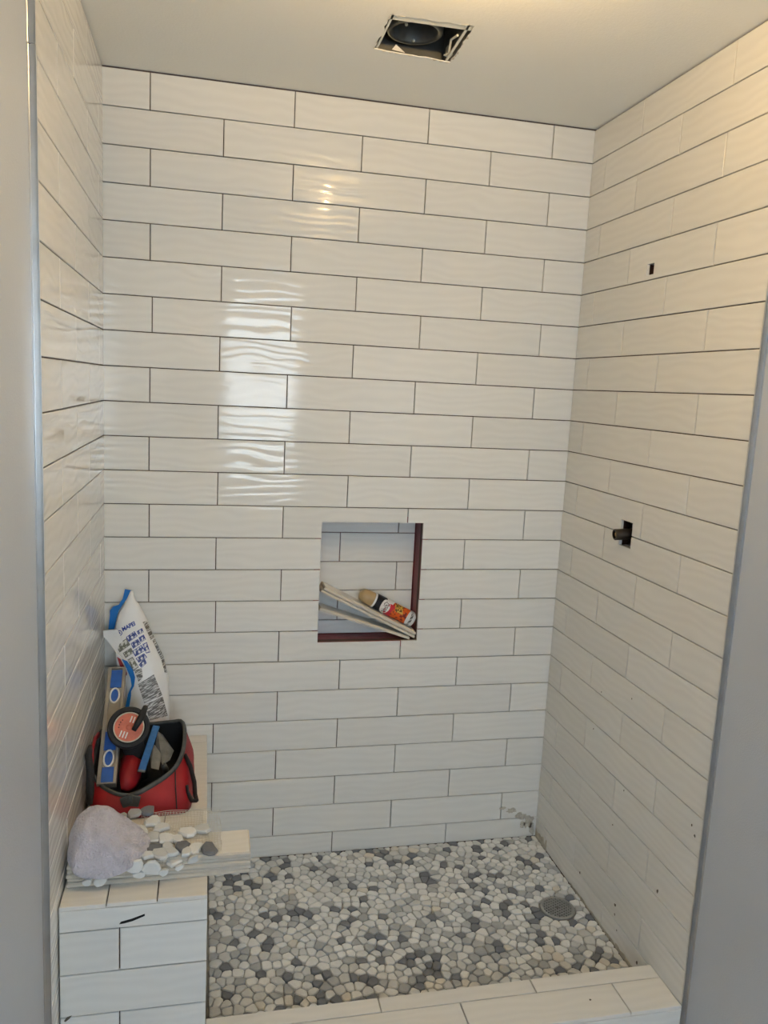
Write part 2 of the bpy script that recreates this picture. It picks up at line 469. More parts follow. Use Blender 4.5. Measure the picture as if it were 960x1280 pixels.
for px, py, rr, sd in ((822, 1114, .006, 1), (769, 1131, .006, 2), (768.5, 1143, .004, 3), (865, 1031, .004, 4), (868.5, 1045, .004, 5), (780, 988, .003, 6), (752, 865, .003, 7), (742, 911, .003, 8), (790, 873.5, .003, 9), (766, 1031, .003, 10), (725, 1091, .005, 11), (796, 1203, .006, 12), (771, 1163, .003, 13)):
    p = at(px, py, 0, W); g.prism(*blotch(fr_r, -p.y, p.z, rr * .8, rr, sd, 9, .0008))
o = g.build('mortar_speck', 'smudge', wall_right); o['label'] = 'small dark mortar specks on the tiles'
for i, (y0, y1, h) in enumerate(((-.78, -.60, .012), (-.60, -.3, .006), (-.1, -.005, .03))):
    rnd = random.Random(i); n = 14
    top = [Vector((W - .0006, y0 + (y1 - y0) * k / n, FZ + h * (.4 + .8 * rnd.random()))) for k in range(n + 1)]
    pl = top + [Vector((W - .0006, y1, FZ - .004)), Vector((W - .0006, y0, FZ - .004))]
    o = G().prism(pl, (-.0012, 0, 0)).build('mortar_smear', 'mortar', wall_right)

# ---- the rest of the bathroom behind the photographer
wall_rear = slab('wall_rear', frame((0, YR, 0), -X, Z), -W - .12, .12, -.06, ZC + .2, .1, 'white_frame', cuts=[(-1.10, -.44, .95, 2.15)])
tag(wall_rear, 'painted rear wall with a window', kind='structure')
g = G()
g.bounds(.44, 1.10, YR - .06, YR - .05, .95, 2.15)
win = g.build('window_1', 'window_pane'); tag(win, 'bright daylit window behind the photographer', kind='structure')
g = G()
for x0, x1, z0, z1 in ((.44, .475, .95, 2.15), (1.065, 1.10, .95, 2.15), (.44, 1.10, .95, .985), (.44, 1.10, 2.115, 2.15), (.44, 1.10, 1.53, 1.575), (.762, .778, .95, 2.15)):
    g.bounds(x0, x1, YR - .05, YR - .015, z0, z1)
g.build('window_frame', 'white_frame', win)
tag(slab('floor_bathroom', frame((0, 0, 0), X, Y), -.1, W + .1, YR, -.93, .05, 'bath_floor', off=0), 'brown bathroom floor in front of the curb', kind='structure')

# ---- ceiling with the ragged square cut-out for the light
HC = [at(489, 18, 2, ZC), at(593, 33, 2, ZC), at(563, 78, 2, ZC), at(468, 61, 2, ZC)]
rnd = random.Random(3); hole = []
for i in range(4):
    a, b = HC[i], HC[(i + 1) % 4]
    nrm = Vector((b.y - a.y, a.x - b.x, 0)).normalized()
    for k in range(12):
        t = k / 12; hole.append(a.lerp(b, t) + nrm * (rnd.uniform(-.0035, .0025) if k else 0))
bm = bmesh.new()
def loop_edges(pts):
    vs = [bm.verts.new(p) for p in pts]; return [bm.edges.new((vs[i], vs[(i + 1) % len(vs)])) for i in range(len(vs))]
ed = loop_edges([(-PT, YR, ZC), (W + PT, YR, ZC), (W + PT, .002, ZC), (-PT, .002, ZC)]) + loop_edges(hole)
bmesh.ops.triangle_fill(bm, use_beauty=True, edges=ed)
bmesh.ops.recalc_face_normals(bm, faces=bm.faces)
ext = bmesh.ops.extrude_face_region(bm, geom=bm.faces[:])
for v in [e for e in ext['geom'] if isinstance(e, bmesh.types.BMVert)]: v.co.z += .002
bmesh.ops.recalc_face_normals(bm, faces=bm.faces)
me = bpy.data.meshes.new('ceiling'); bm.to_mesh(me); bm.free(); setmat(me, 'paint_ceiling')
ceiling = link(bpy.data.objects.new('ceiling', me), None, (0, 0, 0)); tag(ceiling, 'plain off-white plasterboard ceiling', kind='structure')
g = G()                                     # torn paper edge
for i in range(0, len(hole), 1):
    if rnd.random() < .45:
        a, b = hole[i], hole[(i + 1) % len(hole)]; d = (b - a).normalized(); nrm = Vector((d.y, -d.x, 0)); w_ = rnd.uniform(.002, .005)
        g.prism([a - Z * .0004, b - Z * .0004, b.lerp(a, .4) + nrm * w_ - Z * .002, a.lerp(b, .2) + nrm * w_ * .7 - Z * .001], (0, 0, .0005))
g.build('torn_paper_edge', 'gypsum', ceiling)

# ---- edge trims
def trim(name, x0, x1, z0, z1, dy, label):
    s = 1 if x1 <= .01 else -1
    g = G()
    g.bounds(x0, x1, YT - .0035 - dy, YT - .0005, z0, z1, bev=.0012)
    xa, xb = (x1 - .002, x1 + .0006) if s > 0 else (x0 - .0006, x0 + .002)
    g.bounds(xa, xb, YT - .0035 - dy, YT + .001, z0, z1)          # lip turned over the tile edge
    xo = x0 if s > 0 else x1
    g.bounds(xo - .0025, xo + .0025, YT - .0065 - dy, YT - .001, z0, z1, bev=.001)   # raised bead on the paint side
    return tag(g.build(name, 'trim_metal', origin=None), label, kind='structure')
trim('trim_1', -PT, 0, .002, 2.178, 0, 'silver metal edge trim on the left tile edge, lower piece')
trim('trim_2', -PT - .001, -.0006, 2.1795, ZC - .001, -.001, 'silver metal edge trim on the left tile edge, upper piece')
trim('trim_3', W, W + PT, .002, ZC - .001, 0, 'silver metal edge trim on the right tile edge')

# ------------------------------------------------------------------ pebble floor
floor = slab('floor', frame((0, 0, 0), X, Y), 0, W, -.90, 0, .06, 'grout', off=.0115); tag(floor, 'pebble mosaic shower floor set in grey grout', kind='structure')
DX, DY, DR = 1.408, -.408, .0555
x0, x1, y0, y1 = BX + .010, W - .003, CY1 + .001, -.004
rnd = random.Random(11); sites = []; dmin = .0295; cell = dmin; grid = {}
for tries in range(60000):
    p = (rnd.uniform(x0, x1), rnd.uniform(y0, y1))
    if (p[0] - DX) ** 2 + (p[1] - DY) ** 2 < (DR + .010) ** 2: continue
    gi, gj = int(p[0] / cell), int(math.floor(p[1] / cell)); ok = True
    dm = dmin * rnd.choice((.72, .85, 1.0, 1.2))
    for i in range(gi - 2, gi + 3):
        for j in range(gj - 2, gj + 3):
            for q in grid.get((i, j), ()):
                if (q[0] - p[0]) ** 2 + (q[1] - p[1]) ** 2 < dm * dm: ok = False; break
            if not ok: break
        if not ok: break
    if ok: grid.setdefault((gi, gj), []).append(p); sites.append(p)
S = np.array(sites)
def clip(poly, nx, ny, c):                  # keep nx*x+ny*y <= c
    out = []
    for i in range(len(poly)):
        a, b = poly[i], poly[(i + 1) % len(poly)]
        da, db = nx * a[0] + ny * a[1] - c, nx * b[0] + ny * b[1] - c
        if da <= 0: out.append(a)
        if (da < 0 < db) or (db < 0 < da):
            t = da / (da - db); out.append((a[0] + t * (b[0] - a[0]), a[1] + t * (b[1] - a[1])))
    return out
pebbles = []
for i, p in enumerate(sites):
    d2 = ((S - S[i]) ** 2).sum(1); nb = np.argsort(d2)[1:22]
    poly = [(x0, y0), (x1, y0), (x1, y1), (x0, y1)]
    poly = [(max(x0, min(x1, p[0] + sx * .06)), max(y0, min(y1, p[1] + sy * .06))) for sx, sy in ((-1, -1), (1, -1), (1, 1), (-1, 1))]
    for k in nb:
        q = sites[k]; nx, ny = q[0] - p[0], q[1] - p[1]
        poly = clip(poly, nx, ny, nx * (p[0] + q[0]) / 2 + ny * (p[1] + q[1]) / 2)
        if len(poly) < 3: break
    nx, ny = DX - p[0], DY - p[1]; dl = math.hypot(nx, ny)
    if dl < .14: poly = clip(poly, nx / dl, ny / dl, (nx * DX + ny * DY) / dl - DR - .002)
    if len(poly) < 3: continue
    cx = sum(a[0] for a in poly) / len(poly); cy = sum(a[1] for a in poly) / len(poly)
    # merge very short edges
    pp = []
    for a in poly:
        if not pp or math.hypot(a[0] - pp[-1][0], a[1] - pp[-1][1]) > .006: pp.append(a)
    if len(pp) > 3 and math.hypot(pp[0][0] - pp[-1][0], pp[0][1] - pp[-1][1]) < .005: pp.pop()
    if len(pp) < 3: continue
    gr = rnd.uniform(.0006, .0018)
    ins = [(cx + (a[0] - cx) * (1 - gr / max(.006, math.hypot(a[0] - cx, a[1] - cy))), cy + (a[1] - cy) * (1 - gr / max(.006, math.hypot(a[0] - cx, a[1] - cy)))) for a in pp]
    rd = rnd.uniform(.13, .23); out = []
    for k in range(len(ins)):
        a, b = ins[k], ins[(k + 1) % len(ins)]
        out += [(a[0] + (b[0] - a[0]) * rd, a[1] + (b[1] - a[1]) * rd), (b[0] + (a[0] - b[0]) * rd, b[1] + (a[1] - b[1]) * rd)]
    area = abs(sum(out[k][0] * out[(k + 1) % len(out)][1] - out[(k + 1) % len(out)][0] * out[k][1] for k in range(len(out)))) / 2
    if area < 6e-5: continue
    dist = (cx - CAM[0]) ** 2 + (cy - CAM[1]) ** 2 + CAM[2] ** 2
    # hidden behind the curb's inner edge or the bench stack: shown size counts nothing
    show = area / dist
    r = rnd.random(); tone = 0 if r < .40 else 1 if r < .68 else 2 if r < .86 else 3
    if tone < 2 and cy < -.66 + .05 * noise.noise(Vector((cx * 4, 0, 0))) and rnd.random() < .55: tone = 4
    if rnd.random() < .02: tone = 4
    pebbles.append((show, cx, cy, out, tone, rnd.uniform(-.0012, .0012), rnd.uniform(.80, .88)))
pebbles.sort(key=lambda t: -t[0])
def pebble_geo(out, cx, cy, top, sc, zb):
    n = len(out)
    V = [(a[0], a[1], zb) for a in out] + [(a[0], a[1], top - .0022) for a in out] + [(cx + (a[0] - cx) * sc, cy + (a[1] - cy) * sc, top) for a in out]
    F = [(i, (i + 1) % n, n + (i + 1) % n, n + i) for i in range(n)] + [(n + i, n + (i + 1) % n, 2 * n + (i + 1) % n, 2 * n + i) for i in range(n)] + [tuple(range(2 * n, 3 * n))]
    return V, F
rest = G()
for k, (show, cx, cy, out, tone, dz, sc) in enumerate(pebbles):
    V, F = pebble_geo(out, cx, cy, FZ + dz, sc, .010)
    if k < 300: mk('pebble', V, F, STONE[tone], floor, origin=(cx, cy, .010))
    else: rest.add(V, F, tone)
o = rest.build('small_pebbles', STONE, floor); o['kind'] = 'stuff'; o['label'] = 'smaller grey and white mosaic pebbles'

# ---- drain
dr = thing('shower_drain', (DX, DY, .0125), 'round grey metal shower drain with square grid holes in the pebble floor', 'drain')
g = G(); g.lathe((DX, DY, .0125), Z, [(.049, 0), (.0545, 0), (.0545, .0085), (.052, .0098), (.0465, .0098), (.0455, .006), (.0455, 0)], 40)
auto_smooth(g.build('drain_ring', 'drain_metal', dr))
G().lathe((DX, DY, .0118), Z, [(.0465, 0), (.0465, .002)], 32).build('drain_well', 'black_void', dr)
g = G(); ca, sa = math.cos(.35), math.sin(.35); A1 = Vector((ca, sa, 0)); A2 = Vector((-sa, ca, 0))
for k in range(-4, 5):
    h = math.sqrt(max(0, .0462 ** 2 - (k * .0096) ** 2))
    for a, b in ((A1, A2), (A2, A1)):
        g.box(Vector((DX, DY, .0205)) + b * (k * .0096), (h, .0021, .0016), (a, b, Z))
g.build('drain_grate', 'drain_metal', dr)
G().lathe((DX, DY, .0195), Z, [(.0055, 0), (.0055, .0028), (.003, .0034)], 14).build('drain_screw', 'steel', dr)

# ------------------------------------------------------------------ bench and curb
bench = thing('shower_bench', (BX / 2, BY / 2, 0), 'white tiled built-in bench along the left shower wall', 'bench')
g = G(); g.bounds(.0005, BX - .0105, BY + .0105, -.0105, .012, BZ - .0105); g.build('bench_core', 'backing', bench)
ft = frame((0, 0, BZ), X, Y)
for i, (u0, u1) in enumerate(((.001, .100), (.100, .208), (.208, BX))):
    js = [BY, -.5 - .08 * (i % 2), -.085, -.001]
    if i == 2: js = [BY, -.47, -.056, -.001]
    for v0, v1 in zip(js, js[1:]): tile(bench, ft, u0, u1, v0, v1, m='floor_tile')
ff = frame((0, BY, 0), X, Z)
zr = [BZ - TH, .4095, .3055, .2015, .0975, .012]
for i, (zt, zb) in enumerate(zip(zr, zr[1:])):
    js = [.001, BX + .0006] if i in (0, 2, 4) else [.001, .128, BX + .0006]
    for u0, u1 in zip(js, js[1:]): tile(bench, ff, u0, u1, max(zb, .012), zt)
fs = frame((BX - .001, 0, 0), Y, Z)
for i, (zt, zb) in enumerate(zip(zr, zr[1:])):
    js = [CY1, -.55, -.14, -.001] if i % 2 else [CY1, -.34, -.001]
    if zt > CZ + .03: js[0] = BY + TH + .0005; zb = max(zb, CZ)
    for u0, u1 in zip(js, js[1:]): tile(bench, fs, u0, u1, max(zb, FZ), zt)
g = G()
a = [at(149, 1155, 1, BY), at(151, 1152, 1, BY), at(165, 1148, 1, BY), at(181, 1142, 1, BY), at(181, 1144.5, 1, BY), at(166, 1151, 1, BY), at(155, 1154, 1, BY)]
o = g.prism([p + Vector((0, -.0006, 0)) for p in a], (0, -.0006, 0)).build('scuff_mark', 'black_void', bench); o['label'] = 'short dark scuff mark'; g = G()
a = [at(80, 1276, 1, BY), at(84, 1271, 1, BY), at(90, 1269, 1, BY), at(87, 1273, 1, BY), at(82, 1277, 1, BY)]
g.prism([p + Vector((0, -.0006, 0)) for p in a], (0, -.0006, 0))
o = g.build('scuff_mark', 'smudge', bench); o['label'] = 'small grey scuff mark'

curb = thing('shower_curb', (W / 2, (CY0 + CY1) / 2, 0), 'low white tiled curb across the shower entrance', 'curb')
g = G(); g.bounds(BX - .0005, W - .0005, CY0 + .0105, CY1 - .0105, .001, CZ - .0105); g.bounds(.0005, BX, CY0 + .0105, BY - .0005, .001, CZ - .0105)
g.build('curb_core', 'backing', curb)
fc = frame((0, 0, CZ), X, Y)
js = [BX, .742, 1.151, W - .001]
for u0, u1 in zip(js, js[1:]): tile(curb, fc, u0, u1, -.828, CY1, m='floor_tile')
js = [.531, .943, 1.3615, W - .001]
for u0, u1 in zip(js, js[1:]): tile(curb, fc, u0, u1, CY0, -.828, m='floor_tile')
tile(curb, fc, BX, .531, CY0, -.828, m='floor_tile')
tile(curb, fc, .001, BX, CY0, BY - .0005, m='floor_tile')
fcf = frame((0, CY0, 0), X, Z)
js = [.001, .30, .712, 1.124, W - .001]
for u0, u1 in zip(js, js[1:]): tile(curb, fcf, u0, u1, .002, CZ - TH)
fci = frame((0, CY1, 0), -X, Z)
js = [-W + .001, -1.2, -.79, -BX - .002]
for u0, u1 in zip(js, js[1:]): tile(curb, fci, u0, u1, FZ, CZ - TH, m='floor_tile')
G().prism(*blotch(fc, at(738, 1250, 2, CZ).x, at(738, 1250, 2, CZ).y, .003, .003, 5, 8, .0006)).build('mortar_speck', 'smudge', curb)

# ------------------------------------------------------------------ stack of spare tiles on the bench
def loose_tile(name, c, h, ax, label, cat, group, m=('floor_tile', 'tile_body')):
    V, F = slab_mesh(2 * h[0], 2 * h[1], 2 * h[2], (), .0034)
    me = bpy.data.meshes.new(name); me.from_pydata(V, [], F); setmat(me, list(m)); me.update()
    for p in me.polygons:
        p.material_index = 0 if abs(p.normal.z) > .5 and p.center.z > -.0005 else 1
    bm = bmesh.new(); bm.from_mesh(me); bmesh.ops.recalc_face_normals(bm, faces=bm.faces); bm.to_mesh(me); bm.free()
    o = bpy.data.objects.new(name, me); COL.objects.link(o)
    o.location = Vector(c) + ax[2] * h[2]
    o.rotation_euler = Matrix(ax).transposed().to_euler()
    WL[o.name] = o.location.copy(); return tag(o, label, cat, group)
ST = .0108; NST = 5
place = ('bottom', 'second from the bottom', 'middle one', 'second from the top', 'topmost')
for i in range(NST):
    rz = random.uniform(-.008, .008)
    ax = (Vector((math.cos(rz), math.sin(rz), 0)), Vector((-math.sin(rz), math.cos(rz), 0)), Z)
    loose_tile('loose_tile', (.2115 + (-.001, .0015, -.001, .001, .0005)[i], -.7215 + (-.001, .0018, -.0012, .0016, -.0004)[i], BZ + .0004 + ST * (i + .5)), (.2045, .0505, ST / 2 - .0009), ax,
               'loose cream tile in the stack lying across the bench, %s' % place[i], 'tile', 'spare tiles stacked on the bench')
SZ = BZ + ST * NST + .0006                  # top of the stack

# ------------------------------------------------------------------ mesh sheet of pebbles
sheet = thing('pebble_sheet', (.23, -.70, SZ), 'leftover scrap of pebble mosaic on white net over the tile stack', 'mosaic sheet')
YF = -.776
def sheet_pt(x, s):
    """s = distance forward from the back edge (y=-.585); bends down over the front of the stack"""
    y = -.585 - s; z = SZ + .0016
    z += .010 * max(0, (-.655 - y) * -1) / .07 * (1 if y > -.655 else 0) + .0012 * math.sin(x * 60)
    if y < YF:
        e = YF - y; b = min(e, .010)
        return Vector((x, YF - .0055 - .004 * (b / .010), z - max(0, e - .002)))
    return Vector((x, y, z))
g = G()
xl, xr, S1 = .02, .348, .225
def s_front(x): return S1 if x < .20 else .184 + .03 * max(0, .26 - x) / .06
nx_, ns_ = 46, 36
for i in range(nx_ + 1):
    x = xl + (xr - xl) * i / nx_; smax = s_front(x) - .008 * random.random()
    s0 = 0 if x > .15 else .08
    s0 += random.uniform(0, .010)
    n = 20
    g.tube([sheet_pt(x + .0012 * math.sin(k * .7 + i), s0 + (smax - s0) * k / n) for k in range(n + 1)], .0006, 3)
for j in range(ns_ + 1):
    s = S1 * j / ns_
    xs0 = (xl if s > .085 else .155) + random.uniform(0, .01); xs1 = xr + random.uniform(-.012, .004)
    if s > .186: xs1 = .22
    n = 16
    g.tube([sheet_pt(xs0 + (xs1 - xs0) * k / n, s + .001 * math.sin(k * .9 + j)) for k in range(n + 1)], .00055, 3)
o = g.build('net_backing', 'net', sheet); o['label'] = 'white fibreglass net'
def blob_pebble(c, U, V, N, a, b, th, tone, seed):
    rnd = random.Random(seed); n = 9; out = []
    ph = rnd.random() * 6
    for k in range(n):
        an = 2 * math.pi * k / n
        rr = 1 / (abs(math.cos(an)) ** 3 + abs(math.sin(an)) ** 3) ** (1 / 3) * (1 + .08 * math.sin(2 * an + ph) + .12 * math.sin(3 * an + ph * 2) + rnd.uniform(-.05, .05))
        out.append((a * rr * math.cos(an), b * rr * math.sin(an)))
    Vt = []
    for sc, h in ((.90, 0), (1, th * .30), (.98, th * .70), (.84, th)):
        Vt += [c + U * (p[0] * sc) + V * (p[1] * sc) + N * h for p in out]
    F = [tuple(range(n))[::-1]]
    for l in range(3): F += [(l * n + i, l * n + (i + 1) % n, (l + 1) * n + (i + 1) % n, (l + 1) * n + i) for i in range(n)]
    F.append(tuple(range(3 * n, 4 * n)))
    return auto_smooth(mk('pebble', Vt, F, STONE[tone], sheet), 32)
PB = [(320, 97, 45, 40, 2, 0), (375, 82, 60, 45, 2, .1), (440, 68, 64, 45, 3, .1), (465, 107, 65, 55, 0, -.3), (507, 132, 70, 38, 0, .35), (352, 128, 34, 30, 2, 0),
      (402, 148, 70, 46, 0, .2), (465, 178, 65, 58, 1, 0), (528, 187, 68, 56, 0, .5), (585, 190, 48, 54, 0, .2), (633, 153, 76, 48, 0, .45), (703, 137, 72, 42, 1, .3),
      (470, 232, 75, 40, 3, 0), (535, 227, 46, 42, 1, .3), (607, 222, 62, 44, 3, .3), (668, 230, 60, 50, 0, -.3), (556, 252, 46, 50, 1, .5), (500, 275, 64, 52, 1, .4),
      (440, 270, 56, 28, 0, .1), (626, 260, 46, 46, 1, -.2), (735, 235, 66, 56, 3, .4), (567, 292, 70, 54, 0, .2)]
for i, (zx, zy, w_, h_, tn, an) in enumerate(PB):
    px, py = 70 + zx / 3.84, 1000 + zy / 3.84
    zz = SZ + .003
    c = at(px, py, 2, zz + .004); c.z = sheet_pt(c.x, -.585 - c.y).z + .0007
    if c.y < YF + .012: c.y = YF + .012
    a = w_ / 3.84 * .0021 / 2; b = h_ / 3.84 * .0021 / 2 / .60
    b = min(b, a * 1.4)
    U = Vector((math.cos(an), math.sin(an), 0)); V = Vector((-math.sin(an), math.cos(an), 0))
    blob_pebble(c, U, V, Z, a * .98, b * .98, .0095, tn, i)
PF = [(375, 318, 84, 62, 0, .3), (460, 325, 74, 70, 0, -.2), (402, 357, 60, 30, 0, 0), (517, 345, 44, 32, 0, .4), (660, 284, 56, 30, 1, .4), (592, 322, 40, 24, 0, .4), (150, 394, 40, 32, 0, 0), (213, 390, 58, 40, 0, .2)]
for i, (zx, zy, w_, h_, tn, an) in enumerate(PF):
    px, py = 70 + zx / 3.84, 1000 + zy / 3.84
    c = at(px, py, 1, YF - .0135); c.y = YF - .0105
    a = w_ / 3.84 * .0020 / 2; b = h_ / 3.84 * .0020 / 2
    U = Vector((math.cos(an), 0, math.sin(an))); V = Vector((-math.sin(an), 0, math.cos(an)))
    blob_pebble(c, U, V, -Y, a, b, .008, tn, 50 + i)

# ------------------------------------------------------------------ towel
tg = lambda x, tab: float(np.interp(x, [t[0] for t in tab], [t[1] for t in tab]))
TOP = [(.006, .575), (.02, .603), (.045, .622), (.075, .622), (.105, .602), (.14, .572), (.175, .545), (.188, .532)]
HEM = [(.006, .545), (.02, .520), (.045, .506), (.09, .500), (.125, .508), (.15, .522), (.175, .530), (.188, .529)]
NXT, NPT = 44, 40
V = []; F = []
for i in range(NXT + 1):
    x = .006 + (.185 - .006) * i / NXT
    zt, zh = tg(x, TOP), tg(x, HEM)
    e = min(1, 4.5 * min(i / NXT + .10, 1.0 - i / NXT + .03))
    yb = -.700 + (.045) * e; yf = -.735 - .062 * e
    zs = SZ + .010
    ctrl = [(yb, zs), (yb - .002, zs + (zt - zs) * .55), (yb - .022, zs + (zt - zs) * .93), (yb - .055, zt), (yf + .035, zs + (zt - zs) * .72), (yf + .006, zs + (zt - zs) * .30), (yf, min(zs - .004, zh + .012)), (yf + .002, zh), (min(yf + .007, YF - .006) if yf < YF - .006 else yf + .007, zh + .002), (min(yf + .010, YF - .004) if yf < YF - .01 else yf + .01, zs - .003), (YF + .004 if yf < YF else yf + .02, zs), ((yb + YF) / 2, zs - .001)]
    n = len(ctrl); loop = []
    for k in range(NPT):                     # Catmull-Rom round the slice
        t = k / NPT * n; a = int(t); f_ = t - a
        p0, p1, p2, p3 = [np.array(ctrl[(a + d) % n]) for d in (-1, 0, 1, 2)]
        q = .5 * ((2 * p1) + (-p0 + p2) * f_ + (2 * p0 - 5 * p1 + 4 * p2 - p3) * f_ ** 2 + (-p0 + 3 * p1 - 3 * p2 + p3) * f_ ** 3)
        loop.append(q)
    for k, q in enumerate(loop):
        v = Vector((x, q[0], q[1]))
        u = k / NPT
        if .04 < u < .55:
            d1 = noise.noise(v * 22 + Vector((3, 1, 7))) * .012 + (.4 - abs(noise.noise(v * 34 + Vector((9, 2, 4))))) * .014 - .003 + noise.noise(v * 75) * .005 + noise.noise(v * 170) * .003
            v += Vector((0.15, -.6, .8)) * d1
            v.x = max(v.x, .004)
        V.append(v)
for i in range(NXT):
    for k in range(NPT):
        F.append((i * NPT + k, i * NPT + (k + 1) % NPT, (i + 1) * NPT + (k + 1) % NPT, (i + 1) * NPT + k))
F.append(tuple(range(NPT))); F.append(tuple(NXT * NPT + k for k in range(NPT)))
tw = mk('towel', V, F, 'towel_cloth', smooth=True)
ss = tw.modifiers.new('sub', 'SUBSURF'); ss.levels = 1; ss.render_levels = 2
tag(tw, 'crumpled pale lavender terry cloth rag draped over the tile stack', 'towel')

# ------------------------------------------------------------------ red tool bag
bag = thing('tool_bag', (.14, -.34, BZ), 'red and black fabric tool bag standing open on the bench', 'bag')
def cl(v, lo=.012): v = Vector(v); v.x = max(v.x, lo); return v
rim = [cl(at(161, 995, 1, -.478)), cl(at(192, 981, 1, -.466)), cl(at(219, 960, 1, -.43)), cl(at(230, 933, 1, -.36)), cl(at(229, 904, 1, -.24)), cl(at(214, 903, 1, -.215)), cl(at(185, 906, 1, -.205)), cl(at(150, 908, 1, -.205)), cl(at(128, 914, 1, -.22)), cl(at(119, 930, 1, -.28)), cl(at(110, 962, 1, -.40)), cl(at(130, 985, 1, -.456))]
base = [(.125, -.495), (.21, -.492), (.268, -.475), (.278, -.37), (.274, -.25), (.24, -.205), (.18, -.195), (.11, -.195), (.04, -.20), (.014, -.25), (.012, -.40), (.035, -.488)]
def closed_spline(pts, m):
    n = len(pts); out = []
    for k in range(n * m):
        t = k / m; a = int(t); f_ = t - a
        p0, p1, p2, p3 = [Vector(pts[(a + d) % n]) for d in (-1, 0, 1, 2)]
        out.append(.5 * ((2 * p1) + (p2 - p0) * f_ + (2 * p0 - 5 * p1 + 4 * p2 - p3) * f_ ** 2 + (3 * p1 - p0 - 3 * p2 + p3) * f_ ** 3))
    return out
rimS = closed_spline(rim, 4); baseS = closed_spline([Vector((b[0], b[1], BZ + .002)) for b in base], 4)
for p in rimS + baseS: p.x = max(p.x, .012)
N_ = len(rimS); cen = Vector((.14, -.345, 0))
def shell(inset, levels, zlow):
    V = []
    for l in range(levels + 1):
        t = l / levels
        for k in range(N_):
            a, b = baseS[k], rimS[k]; p = a.lerp(b, t)
            out = Vector((p.x - cen.x, p.y - cen.y, 0)).normalized()
            p = p + out * (.012 * math.sin(math.pi * t) - inset + .004 * noise.noise(p * 30) * math.sin(math.pi * t))
            if l == 0: p.z += zlow
            p.x = max(p.x, .006 + inset * .6)
            V.append(p)
    F = [tuple(range(N_))[::-1]]
    for l in range(levels):
        F += [(l * N_ + k, l * N_ + (k + 1) % N_, (l + 1) * N_ + (k + 1) % N_, (l + 1) * N_ + k) for k in range(N_)]
    return V, F
V, F = shell(0, 8, 0); o = mk('bag_body', V, F, 'red_fabric', bag, smooth=True)
V, F = shell(.005, 8, .004); o = mk('lining', V, F, 'black_fabric', bag, smooth=True)
g = G(); g.tube([p + Vector((0, 0, .001)) for p in rimS], .0072, 8, closed=True, flat=.7); o = g.build('rim_binding', 'dusty_black', bag, smooth=True); o['label'] = 'black binding around the open mouth'
# front clasp
g = G(); c = at(163, 999, 1, -.489)
g.box(c + Vector((-.010, -.004, -.004)), (.013, .003, .014), (Vector((.95, 0, .3)).normalized(), Y, Vector((-.3, 0, .95)).normalized()), bev=.0012)
g.box(c + Vector((.012, -.005, -.003)), (.012, .003, .015), (Vector((.97, 0, -.22)).normalized(), Y, Vector((.22, 0, .97)).normalized()), bev=.0012)
g.box(c + Vector((.001, -.007, .004)), (.006, .004, .012), bev=.0015)
g.build('clasp', 'dusty_black', bag)
# zip band along the front, seam on the right-hand end
g = G(); g.tube([at(219, 962, 1, -.437), at(219.5, 985, 1, -.487), at(221, 1011, 1, -.497)], .0018, 6); g.build('seam', 'black_fabric', bag)
# strap handle on the right end
g = G(); g.tube([at(231, 944, 1, -.385), at(238, 958, 1, -.41), at(243, 978, 1, -.435), at(244, 994, 1, -.46), at(246, 1001, 1, -.475), at(240, 1001, 1, -.475), at(234, 990, 1, -.46), at(233, 982, 1, -.45)], .0105, 8, flat=.4); g.build('handle_strap', 'black_fabric', bag, smooth=True)
# black shoulder pad on the left, against the wall
pts = [cl(at(112, 935, 1, -.42), .012), cl(at(105, 945, 1, -.47), .014), cl(at(103, 962, 1, -.47), .018), cl(at(102, 990, 1, -.488), .020), cl(at(101, 1006, 1, -.50), .020)]
g = G(); g.tube(pts, [.010, .013, .015, .015, .011], 10, flat=.7); g.build('shoulder_strap', 'black_fabric', bag, smooth=True)
pts = [cl(at(122, 918, 1, -.27), .014), cl(at(115, 924, 1, -.36), .016), cl(at(109, 938, 1, -.43), .018), cl(at(107, 955, 1, -.455), .020), cl(at(110, 970, 1, -.452), .022)]
g = G(); g.tube(pts, .0075, 8, flat=.6); g.build('handle_loop', 'red_fabric', bag, smooth=True)
# red flap folded inside
fl = [(151, 950, -.34), (158, 938, -.33), (170, 936, -.33), (177, 948, -.345), (176, 968, -.385), (170, 980, -.42), (160, 986, -.44), (151, 984, -.44), (149, 968, -.40)]
P = [at(a, b, 1, c_) for a, b, c_ in fl]; ctr = sum(P, Vector()) / len(P)
V = list(P) + [ctr + (p - ctr) * .6 + Vector((0, -.012, .012)) for p in P] + [ctr + Vector((0, -.016, .016))] + [p + Vector((0, .012, -.020)) for p in P]
n = len(P); F = [(i, (i + 1) % n, n + (i + 1) % n, n + i) for i in range(n)] + [(n + i, n + (i + 1) % n, 2 * n) for i in range(n)] + [((i + 1) % n, i, 2 * n + 1 + i, 2 * n + 1 + (i + 1) % n) for i in range(n)] + [tuple(2 * n + 1 + i for i in range(n))]
o = mk('inner_flap', V, F, 'red_fabric', bag, smooth=True)

